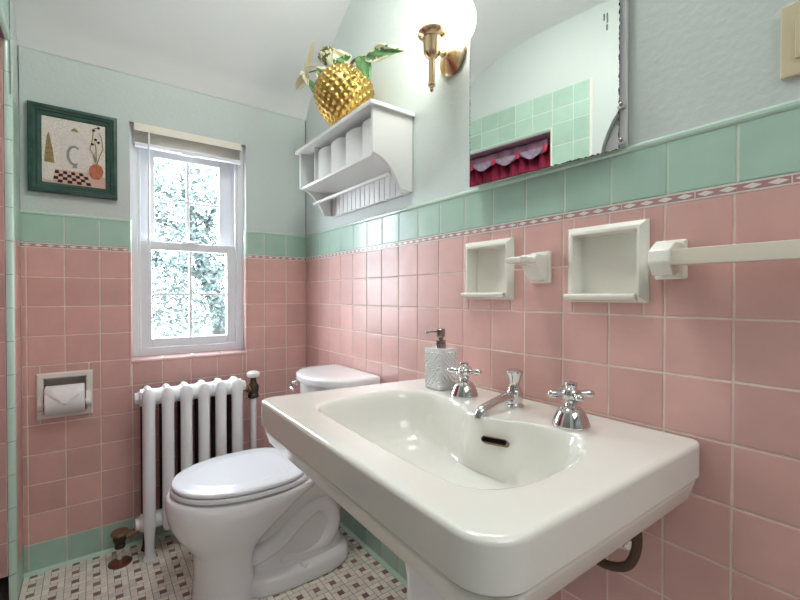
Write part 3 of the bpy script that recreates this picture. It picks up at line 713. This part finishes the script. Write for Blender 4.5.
ov = Vector((-.2115, -1.452, .7205)); tg = Vector((.34, -.90, 0)).normalized(); nr = Vector((-.80, -.30, .45)); nr = (nr - tg * nr.dot(tg)).normalized(); up = nr.cross(tg)
def slot(a, b, h): return [ov + nr * h + tg * (a - b if s > 0 else -(a - b)) + tg * b * math.cos(t) + up * b * math.sin(t) for s, t in [(1, -PI / 2 + PI * i / 8) for i in range(9)] + [(-1, PI / 2 + PI * i / 8) for i in range(9)]]
mb.loft([slot(.029, .0070, -.010), slot(.029, .0070, .0075), slot(.027, .0052, .008)], M['bronze2'], True, False); mb.loft([slot(.027, .0052, .008), slot(.026, .0045, -.004)], M['dark'], False, True); mb.build('overflow_slot', SK)
# pedestal column
mb = MB()
def ped(x0, x1, hw, z, e=4.5, n=48):
    out = []
    for i in range(n):
        a = 2 * PI * i / n; c, s = math.cos(a), math.sin(a); k = (abs(c) ** e + abs(s) ** e) ** (-1 / e); out.append(Vector(((x0 + x1) / 2 + c * k * (x1 - x0) / 2, -1.385 + s * k * hw, z)))
    return out
mb.loft([ped(-.385, -.09, .135, .0005), ped(-.390, -.088, .14, .01), ped(-.385, -.09, .135, .05), ped(-.355, -.10, .115, .09), ped(-.345, -.105, .106, .16), ped(-.345, -.105, .104, .40), ped(-.36, -.10, .110, .52), ped(-.40, -.09, .130, .615)], M['porcw']); mb.build('pedestal', SK)
def tap(c, label_a):
    mb = MB(); x, y = c; z = SZ
    mb.lathe([(.0355, 0), (.037, .003), (.0365, .007), (.0335, .016), (.0275, .030), (.021, .038), (.012, .042), (.0105, .048), (.0140, .050), (.0140, .056)], (x, y, z - .0005), M['chrome'], n=32)
    o = mb.build('faucet_handle', SK, ang=50)
    mb = MB(); mb.lathe([(.010, .052), (.016, .056), (.019, .064), (.017, .073), (.011, .077), (.0105, .080), (.0125, .084), (.0115, .089), (.003, .091)], (x, y, z), M['chrome'], n=24)
    for k in range(4):
        a = label_a + k * PI / 2; d = Vector((math.cos(a), math.sin(a), 0)); p = Vector((x, y, z + .066))
        mb.tube([p, p + d * .016, p + d * .026, p + d * .033, p + d * .040], .006, M['chrome'], 12, rs=[.0085, .0066, .0064, .0088, .0080], round_ends=True)
    c_ = mb.build('cross_handle', o, ang=50)
tap((-.107, -1.256), .45); tap((-.114, -1.568), .95)
mb = MB(); x, y = -.088, -1.405
mb.lathe([(.022, 0), (.023, .004), (.020, .008), (.015, .010), (.015, .016), (.019, .020), (.0195, .036), (.016, .042)], (x, y, SZ - .0005), M['chrome'], n=28)
mb.tube(cat_rom([(x + .004, y, SZ + .026), (x - .03, y, SZ + .026), (x - .065, y, SZ + .0205), (x - .098, y, SZ + .0135), (x - .116, y, SZ + .007), (x - .121, y, SZ - .006)], 5, False), .0118, M['chrome'], 16, rs=None)
sp = mb.build('faucet_spout', SK, ang=50)
mb = MB(); mb.lathe([(.015, .036), (.015, .046), (.0115, .050), (.0125, .062), (.0165, .074), (.0205, .082), (.0205, .087), (.015, .090), (.003, .090)], (x, y, SZ), M['chrome'], n=28); mb.build('lift_knob', sp, ang=50)

# pipe under the sink
DP = MB(); DP.tube(cat_rom([(-.10, -1.680, .648), (-.085, -1.684, .60), (-.08, -1.682, .555), (-.08, -1.668, .518), (-.08, -1.640, .500), (-.082, -1.608, .497), (-.088, -1.575, .512), (-.095, -1.552, .55), (-.105, -1.54, .60), (-.11, -1.535, .638)], 6, False), .0088, M['rubber'], 14)
o = DP.build('drain_hose', loc=(-.08, -1.64, .50)); tag(o, 'dark brown curved pipe hanging below the right end of the sink', 'pipe')
VS = thing('shutoff_valve', (-.05, -1.625, .515), 'small chrome stop valve on the wall below the sink', 'valve')
mb = MB(); mb.lathe([(.011, 0), (.011, .03), (.008, .032), (.008, .055)], (-.002, -1.622, .520), M['chrome'], axis=(-1, 0, 0), n=16); mb.build('valve_body', VS)
mb = MB(); mb.lathe([(.022, .0), (.022, .003), (.012, .006)], (-.0005, -1.622, .520), M['chrome'], axis=(-1, 0, 0), n=20); mb.build('wall_flange', VS)

# ------------------------------------------------------------------ soap dispenser
SD = thing('soap_dispenser', (-.090, -1.145, SZ), 'square cut-glass soap dispenser with bronze pump at the sink back corner', 'soap dispenser')
mb = MB(); hw = .0335; zb = SZ + .0006; zt = zb + .115
NU, NV = 5, 8
def bump_side(o_, ux, n_):
    # diamond-cut facets: pyramids on a grid
    du, dv = 2 * hw / NU / 2, (zt - zb - .010) / NV / 2
    for i in range(2 * NU - 1):
        for j in range(2 * NV - 1):
            if (i + j) % 2: continue
            u, v = -hw + du * (i + 1), zb + .005 + dv * (j + 1)
            q = lambda a_, b_, h_: Vector((-.090, -1.145, 0)) + ux * a_ + n_ * (hw + h_) + Vector((0, 0, b_))
            p = [q(u - du, v, .0002), q(u, v - dv, .0002), q(u + du, v, .0002), q(u, v + dv, .0002)]; c = q(u, v, .0055)
            for a in range(4): mb.face([p[a], p[(a + 1) % 4], c], M['crystal'])
mb.box(-.090 - hw, -.090 + hw, -1.145 - hw, -1.145 + hw, zb, zt, M['crystal'], .003)
for ux, n_ in ((Vector((1, 0, 0)), Vector((0, -1, 0))), (Vector((0, 1, 0)), Vector((-1, 0, 0))), (Vector((1, 0, 0)), Vector((0, 1, 0))), (Vector((0, 1, 0)), Vector((1, 0, 0)))): bump_side(None, ux, n_)
mb.build('bottle', SD, smooth=False)
mb = MB(); mb.box(-.090 - hw + .006, -.090 + hw - .006, -1.145 - hw + .006, -1.145 + hw - .006, zb + .006, zb + .060, M['soapliq'], .003); mb.build('liquid_soap', SD)
mb = MB(); mb.lathe([(.0150, 0), (.0150, .014), (.0125, .015), (.0125, .017), (.0145, .018), (.0145, .022), (.007, .023), (.007, .030), (.011, .031), (.0125, .036), (.0125, .052), (.010, .055), (.002, .056)], (-.090, -1.145, zt), M['nickel'], n=28)
mb.tube([(-.092, -1.147, zt + .047), (-.112, -1.130, zt + .047), (-.122, -1.121, zt + .044)], .0042, M['nickel'], 10, round_ends=True); mb.build('pump', SD)

# ------------------------------------------------------------------ ceramic wall fittings
def niche(rect, label):
    a, b, c, d = rect
    N = thing('soap_niche', (0, -(a + b) / 2, c), label, 'soap dish', 'recessed soap niches')
    mb = MB(); mb.frame(rect, [(0, -.001), (.002, .006), (.013, .0155), (.018, .016), (.0195, .012), (.021, -.024)], M['ceram'], fr); mb.build('recess', N)
    mb = MB()
    pr = [(-.0, c + .002), (.016, c + .004), (.024, c + .008), (.027, c + .014), (.024, c + .019), (.016, c + .019), (.0, c + .018)]
    mb.loft([[fr(u, z, h) for h, z in pr] for u in (a + .002, b - .018)], M['ceram']); mb.build('lip', N, bev=.002)
    return N
niche(NICHE[0], 'square cream recessed soap niche left of the toothbrush holder, nearest the window end')
niche(NICHE[1], 'square cream recessed soap niche between the toothbrush holder and the towel bar')
TH = thing('toothbrush_holder', (0, -1.417, 1.062), 'cream ceramic toothbrush holder jutting from the wall between two niches', 'toothbrush holder')
mb = MB(); mb.box(-.012, .001, -1.392, -1.446, 1.061, 1.139, M['ceram'], .004); mb.build('wall_plate', TH)
mb = MB(); poly = [(p.x, p.y) for p in cat_rom([(.010, 1.066, 0), (.024, 1.070, 0), (.036, 1.082, 0), (.046, 1.096, 0), (.062, 1.104, 0), (.095, 1.107, 0), (.112, 1.108, 0)], 4, False)] + [(.113, 1.119), (.108, 1.121), (.060, 1.121), (.052, 1.130), (.010, 1.131)]
mb.prism(poly, M['ceram'], lambda u, v, h: Vector((-u, -h, v)), 1.396, 1.440)
for u in (.064, .082, .100):
    for y in (1.441, 1.395): mb.lathe([(.0055, -.007), (.0055, .0068)], (-u, -y, 1.1145), M['ceram'], n=12)
mb.build('holder_arm', TH, bev=.002)
TB = thing('towel_bar', (0, -1.99, 1.062), 'long cream square towel bar on ceramic posts above the sink right end', 'towel bar')
for yc in (-1.7085, -2.31):
    mb = MB(); mb.box(-.012, .001, yc - .0275, yc + .0275, 1.062, 1.137, M['ceram'], .003)
    hx = [(.010, 1.100 - .030), (.010, 1.100 + .030), (.046, 1.100 + .030), (.070, 1.100 + .014), (.073, 1.100 - .008), (.055, 1.100 - .032)]
    s = 1 if yc > -2 else -1
    mb.prism(hx, M['ceram'], lambda u, v, h: Vector((-u, yc + h, v)), (.014 if s > 0 else -.014), (-.022 if s > 0 else .022)); mb.build('bar_post', TB, bev=.003)
mb = MB(); bx = -.050; mb.box(bx - .0145, bx + .0145, -1.715, -2.303, 1.0855, 1.1145, M['towelbar'], .003); mb.build('bar', TB)
SWP = thing('light_switch', (0, -1.90, 1.379), 'ivory wall switch plate above the green tile at right', 'switch')
mb = MB(); mb.box(-.006, .004, -1.865, -1.936, 1.3795, 1.4945, M['switch'], .003); mb.build('switch_plate', SWP)
mb = MB(); mb.box(-.0105, -.003, -1.8835, -1.9165, 1.404, 1.470, M['switch'], .002); mb.build('rocker', SWP)

# ------------------------------------------------------------------ medicine cabinet
MC = thing('medicine_cabinet', (0, -1.40, MIR['z0']), 'frameless mirrored medicine cabinet with worn dark-spotted edge above the sink', 'mirror cabinet')
mb = MB(); mb.box(-.011, .002, -1.205, MIR['y1'] - .008, MIR['z0'] + .008, MIR['z1'], M['white'], .002); mb.build('cabinet_body', MC)
HG = Vector((-.018, MIR['y1'], MIR['z0']))      # hinge edge; the door stands ajar
ML = MIR['y0'] - MIR['y1']; MH = MIR['z1'] - MIR['z0']
mb = MB(); mb.box(0.0002, .0055, 0, ML, 0, MH, M['silver_edge']); o = mb.build('mirror_door', smooth=False)
o.parent = MC; o.location = HG - Vector((0, -1.40, MIR['z0'])); o.rotation_euler = (0, 0, AJAR)
mb = MB(); mb.face([(0, 0, 0), (0, ML, 0), (0, ML, MH), (0, 0, MH)], M['mirror']); g_ = mb.build('mirror_glass', smooth=False); g_.parent = o
for z in (1.421, 1.347):
    mb = MB(); mb.box(-.0205, -.008, MIR['y1'] + .004, MIR['y1'] - .010, z - .0035, z + .0035, M['silver_edge'], .001); mb.lathe([(.004, 0), (.004, .004), (.002, .005)], (-.018, MIR['y1'] - .004, z + .004), M['nickel'], axis=(-1, 0, 0), n=12); mb.build('pivot_hinge', MC)
mb = MB()
for (dy, z, h) in ((.062, 1.622, .014), (.049, 1.618, .020), (.050, 1.598, .012)): mb.box(-.0006, -.0001, dy * .5, dy * .5 + .003, z - h / 2 - MIR['z0'], z + h / 2 - MIR['z0'], M['art_gray'])
wsp = mb.build('worn_spots', smooth=False); wsp.parent = o

# ------------------------------------------------------------------ sconce
SN = thing('wall_sconce', (0, -1.107, 1.63), 'brass wall sconce with glowing white glass globe beside the mirror', 'lamp')
sy, sx = -1.106, -.092
mb = MB(); mb.lathe([(.055, -.001), (.057, .004), (.051, .009), (.043, .011), (.036, .016), (.024, .020), (.014, .026), (.010, .03)], (0, sy + .008, 1.764), M['brass'], axis=(-1, 0, 0), n=36); mb.build('wall_rose', SN, ang=50)
mb = MB(); mb.tube(cat_rom([(-.022, sy + .008, 1.764), (-.05, sy + .002, 1.754), (-.075, sy, 1.756), (sx, sy, 1.765)], 5, False), .0085, M['brass'], 14); mb.ball((-.036, sy + .005, 1.759), .014, M['brass'], 12); mb.build('arm', SN, ang=50)
mb = MB(); mb.lathe([(.003, 1.628), (.006, 1.633), (.004, 1.640), (.0085, 1.643), (.011, 1.646), (.011, 1.652), (.0095, 1.655), (.0095, 1.724), (.018, 1.730), (.025, 1.742), (.026, 1.780), (.030, 1.784), (.040, 1.790), (.042, 1.797), (.041, 1.806), (.036, 1.808), (.030, 1.806)], (sx, sy, 0), M['brass'], n=36); mb.build('fitter_stem', SN, ang=50)
mb = MB(); r = .077; zc0 = 1.869
prof = [(.031, 1.800)] + [(r * math.sin(a), zc0 - r * math.cos(a)) for a in [math.radians(24 + i * 155 / 20) for i in range(21)]]
mb.lathe(prof, (sx, sy, 0), M['globe'], n=40); mb.build('globe_shade', SN, ang=60)

# ------------------------------------------------------------------ wall shelf
SH = thing('wall_shelf', (0, -.60, 1.388), 'white wooden wall shelf with cubbies and dowel rail', 'shelf')
YS0, YS1 = -.312, -.891
mb = MB(); mb.box(-.178, .001, -.290, -.911, 1.645, 1.660, M['white'], .004); mb.build('top_board', SH)
curve = cat_rom([(.163, 1.495, 0), (.150, 1.493, 0), (.120, 1.480, 0), (.088, 1.452, 0), (.064, 1.418, 0), (.050, 1.390, 0)], 6, False)
sp_ = [(.0, 1.645), (.163, 1.645)] + [(p.x, p.y) for p in curve] + [(0, 1.390)]
for y in (YS0, YS1):
    mb = MB(); mb.prism(sp_, M['white'], lambda u, v, h: Vector((-u, y + h, v)), -.007, .007); mb.build('side_panel', SH, bev=.0015)
mb = MB(); mb.box(-.158, 0, YS0 - .007, YS1 + .007, 1.490, 1.502, M['white'], .002); mb.build('lower_shelf', SH)
mb = MB(); mb.box(-.008, .001, YS0 - .007, YS1 + .007, 1.388, 1.645, M['white'])
ng = 16
for i in range(ng):
    a = YS0 - .007 + (YS1 - YS0 + .014) * i / ng; b = YS0 - .007 + (YS1 - YS0 + .014) * (i + 1) / ng
    mb.box(-.0125, -.007, a - .0018, b + .0018, 1.390, 1.489, M['white'], .0015)
mb.build('beadboard_back', SH)
BN = [-.437, -.552, -.667, -.785, YS1 + .0085]
for y0, y1 in zip(BN, BN[1:]):
    mb = MB(); yc = (y0 + y1) / 2; w_ = (y0 - y1) / 2 - .0012
    ol = [(-.012, yc + w_), (-.128, yc + w_)] + [(-.128 - .022 * math.cos(a), yc + w_ * math.sin(a)) for a in [PI / 2 - PI * i / 16 for i in range(1, 16)]] + [(-.128, yc - w_), (-.012, yc - w_)]
    mb.loft([[Vector((x, y, z)) for x, y in ol] for z in (1.5025, 1.622)], M['white']); mb.build('bin', SH, bev=.001)
mb = MB(); mb.box(-.150, -.006, -.434, -.4285, 1.502, 1.645, M['white'], .001); mb.build('divider', SH)
mb = MB(); mb.tube([(-.098, YS0 - .004, 1.437), (-.098, YS1 + .004, 1.437)], .0075, M['white'], 14); mb.build('dowel_rail', SH)

# ------------------------------------------------------------------ pineapple pot and plant
PP = thing('pineapple_pot', (-.120, -.63, 1.664), 'gold pineapple-shaped pot on top of the white shelf', 'pot')
pc = Vector((-.120, -.63, 1.778)); mb = MB(); NT, NP = 400, 170; rings = []
for j in range(NP + 1):
    v = j / NP; a = math.radians(12) + v * math.radians(140); ring = []
    for i in range(NT):
        th = 2 * PI * i / NT
        A = (th * 20 + a * 20) % (2 * PI); Bq = (th * 20 - a * 20) % (2 * PI)
        bump = (max(0, math.cos(A - PI) * .5 + .5) * max(0, math.cos(Bq - PI) * .5 + .5)) ** 1.2
        rr_ = 1 + .06 * bump * math.sin(a) ** .5; tp = 1 - .06 * math.cos(a) * -1
        ring.append(pc + Vector((.108 * math.sin(a) * math.cos(th) * rr_ * (1 - .15 * math.cos(a)), .108 * math.sin(a) * math.sin(th) * rr_ * (1 - .15 * math.cos(a)), -.1135 * math.cos(a) * (1 + .05 * bump))))
    rings.append(ring)
last = rings[-1]; rim = [Vector((pc.x + (p.x - pc.x) * .9, pc.y + (p.y - pc.y) * .9, p.z - .004)) for p in last]; soil = [Vector((pc.x + (p.x - pc.x) * .2, pc.y + (p.y - pc.y) * .2, p.z - .012)) for p in last]
mb.loft(rings + [rim], M['gold'], True, False); mb.loft([rim, soil], M['stem'], False, True); mb.build('pot_body', PP, ang=70)
zr = last[0].z
PL = thing('potted_plant', (pc.x, pc.y, zr - .01), 'variegated green and cream leafy plant in the gold pineapple pot', 'plant')
def leaf(base, tip, w, side, ms, seed, droop=.02, thr=.52, name='leaf'):
    base, tip = Vector(base), Vector(tip); d = tip - base; L = d.length; d.normalize(); side = Vector(side); side = (side - d * side.dot(d)).normalized(); nn = d.cross(side)
    mb = MB(); NU, NV = 18, 10; rows = []
    for i in range(NU + 1):
        t = i / NU; ww = w * (math.sin(PI * min(1, t ** .75)) ** .8 if 0 < t < 1 else 0) + .0006
        rows.append([base + d * L * t + side * ww * (2 * k / NV - 1) + nn * (droop * math.sin(PI * t) + .25 * ww * abs(2 * k / NV - 1) + .15 * ww * math.sin(9 * t + k)) for k in range(NV + 1)])
    V_ = [[mb.bm.verts.new(p) for p in r] for r in rows]
    for i in range(NU):
        for k in range(NV):
            q = abs(2 * (k + .5) / NV - 1) + .55 * noise.noise(Vector((i * .5, k * .5, seed)))
            f = mb.bm.faces.new((V_[i][k], V_[i][k + 1], V_[i + 1][k + 1], V_[i + 1][k])); f.material_index = mb.mi(ms[0] if q < thr else ms[1])
    o = mb.build(name, PL, ang=80); sm = o.modifiers.new('thick', 'SOLIDIFY'); sm.thickness = .0012; return o
gc = (M['leafg'], M['leafc']); pk = (M['leafp'], M['leafc']); gg = (M['leafg'], M['leafg'])
PX = pc.x; PY = pc.y
VR = Vector((.805, -.593, 0)); B_ = Vector((PX, PY, zr))
def lf(b, t, w, side, ms, seed, dr=.01, thr=.5, name='leaf'): leaf(B_ + Vector(b), B_ + Vector(t), w, side, ms, seed, dr, thr, name)
lf((0, -.155, -.018), (.0, -.380, -.100), .027, (.05, .25, 1), gc, 1, .010, .62)
lf((0, -.120, -.000), (-.02, -.212, -.125), .026, (.7, -.5, .25), gg, 2, .008)
lf(Vector((-.04, -.030, .002)) - VR * .02, Vector((-.035, -.035, .030)) + VR * .040, .036, (-.2, 0, 1), gc, 3, -.006, .36)
lf(Vector((-.04, .010, -.010)), Vector((-.04, -.015, .062)), .030, VR, (M['leafc'], M['leafc']), 13, -.006, .4)
lf(Vector((-.05, .080, -.010)) + VR * .02, Vector((-.045, .078, .032)) - VR * .030, .028, (0, 0, 1), gc, 4, -.006, .5)
lf((-.05, .100, -.060), (-.055, .190, .030), .020, (.7, .3, .6), gg, 5, .006)
lf((-.05, .247, .080), (-.05, .160, .175), .013, VR, pk, 6, .006, .5, 'petal')
lf((-.05, .247, .080), (-.05, .335, .040), .019, VR, pk, 7, .006, .45, 'petal')
lf((-.05, .247, .080), (-.05, .125, .060), .013, (0, .2, 1), pk, 8, .006, .6, 'petal')
lf((-.05, .247, .080), (-.05, .290, .110), .015, VR, pk, 12, .006, .4, 'petal')
lf((-.05, .247, .080), (-.05, .215, .015), .013, VR, pk, 14, .006, .4, 'petal')
rnd = random.Random(11)
mb = MB(); hc = B_ + Vector((-.01, .115, .105))
for k in range(150):
    v_ = Vector((rnd.gauss(0, 1), rnd.gauss(0, 1), rnd.gauss(0, 1))).normalized(); q = hc + Vector((v_.x * .034, v_.y * .040, v_.z * .026))
    mb.ball(q, rnd.uniform(.004, .007), M['stem'] if rnd.random() < .45 else M['leafc'], 4)
mb.ball(hc, .026, M['stem'], 8); mb.build('flower_head', PL)
mb = MB()
for tp_ in ((0, -.15, -.012), (0, -.12, 0), (-.05, .247, .08), (-.01, .115, .09), (-.04, -.02, .002), (-.05, .09, -.01), (-.05, .10, -.06)):
    e = Vector((PX, PY, zr)) + Vector(tp_); mb.tube(cat_rom([(PX + .01, PY, zr - .010), tuple(Vector((PX, PY, zr + .02)).lerp(e, .5)), tuple(e)], 5, False), .0028, M['stem'], 8)
mb.build('stems', PL)

# ------------------------------------------------------------------ tub curtain (seen in the mirror)
SCu = thing('shower_curtain', (-1.19, -.46, .2), 'red shower curtain with mauve swag valance reflected in the cabinet mirror', 'curtain')
mb = MB(); nx = 90
rows = []
for z in (.25, .9, 1.5, 1.83):
    rows.append([Vector((-1.205 + .012 * math.sin(i * .75 + z), -.235 - .640 * i / nx, z)) for i in range(nx + 1)])
mb.loft(rows, M['red'], False, False, False); o = mb.build('curtain_cloth', SCu, ang=80); o.modifiers.new('t', 'SOLIDIFY').thickness = .002
mb = MB(); rows = []
for t in range(7):
    rows.append([Vector((-1.175 + .006 * math.sin(i * .5), -.235 - .640 * i / nx, 1.850 - (.055 + .020 * abs(math.sin(PI * 4 * i / nx))) * t / 6)) for i in range(nx + 1)])
mb.loft(rows, M['mauve'], False, False, False); o = mb.build('valance', SCu, ang=80); o.modifiers.new('t', 'SOLIDIFY').thickness = .002
for k in range(4):
    mb = MB(); y0 = -.245 - k * .157; rows = []
    for t in range(6): rows.append([Vector((-1.165, y0 - .138 * i / 12, 1.812 - (.004 + .045 * math.sin(PI * i / 12)) * t / 5)) for i in range(13)])
    mb.loft(rows, M['lilac'], False, False, False)
    mb.ball((-1.163, y0 - .147, 1.800), .013, M['red2'], 8, (.5, 1, 1.5)); o = mb.build('swag', SCu, ang=80)
mb = MB(); mb.tube([(-1.19, -OP0 - .002, 1.842), (-1.19, -OP1 + .002, 1.842)], .011, M['chrome'], 12); tag(mb.build('curtain_rod', loc=(-1.19, -.46, 1.842)), 'chrome rod across the top of the tub opening holding the red curtain', 'rod')

# ------------------------------------------------------------------ fill light added on the ceiling, unseen above the frame
CL = thing('ceiling_fill_light', (-.48, -1.12, 2.376), 'added round fill light on the flat ceiling, unseen above the frame', 'lamp')
mb = MB(); mb.lathe([(.17, 0), (.17, .018), (.15, .022)], (-.48, -1.12, 2.3755), M['brass'], axis=(0, 0, -1), n=36); mb.build('fill_light_base', CL)
mb = MB(); mb.lathe([(.150, .0)] + [(.15 * math.cos(a), .075 * math.sin(a)) for a in [i * PI / 20 for i in range(1, 10)]] + [(.004, .075)], (-.48, -1.12, 2.355), M['fill_dome'], axis=(0, 0, -1), n=36); mb.build('fill_light_dome', CL)

# ------------------------------------------------------------------ light, sky, camera
def area(name, loc, rot, sx_, sy_, power, col=(1, 1, 1), portal=False):
    l = bpy.data.lights.new(name, 'AREA'); l.shape = 'RECTANGLE'; l.size = sx_; l.size_y = sy_; l.energy = power; l.color = col
    o = bpy.data.objects.new(name, l); COL.objects.link(o); o.location = loc; o.rotation_euler = rot
    if portal: l.cycles.is_portal = True
    return o
area('hall_fill_light', (-.6, -3.1, 2.36), (0, 0, 0), 1.4, 1.0, 14, (.97, .98, 1))  # fill light added in the unseen hall, no lamp known there
area('window_portal', (-.535, .19, 1.26), (-PI / 2, 0, 0), .46, .98, 1, portal=True)
sun = bpy.data.lights.new('sun', 'SUN'); sun.energy = 5; sun.angle = .02; so = bpy.data.objects.new('sun', sun); COL.objects.link(so); so.rotation_euler = (math.radians(35), 0, math.radians(-30))
w = bpy.data.worlds.new('World'); S.world = w; w.use_nodes = True; bg = w.node_tree.nodes['Background']; bg.inputs[0].default_value = (.86, .94, 1, 1); bg.inputs[1].default_value = 15

cam = bpy.data.cameras.new('Camera'); co = bpy.data.objects.new('Camera', cam); COL.objects.link(co)
co.location = (-.9049, -2.0527, 1.0316)
yaw, pitch = .6348, -.0111
co.rotation_euler = (PI / 2 + pitch, 0, -yaw)
cam.sensor_fit = 'HORIZONTAL'; cam.sensor_width = 36; cam.lens = 36 * 421.9 / 800; cam.clip_start = .02
S.camera = co
S.view_settings.view_transform = 'Standard'; S.view_settings.look = 'None'; S.view_settings.gamma = 1; S.view_settings.use_curve_mapping = False
S.view_settings.exposure = 0.8
for o in list(bpy.data.objects):
    for k in ('_w', '_p'):
        if k in o: del o[k]
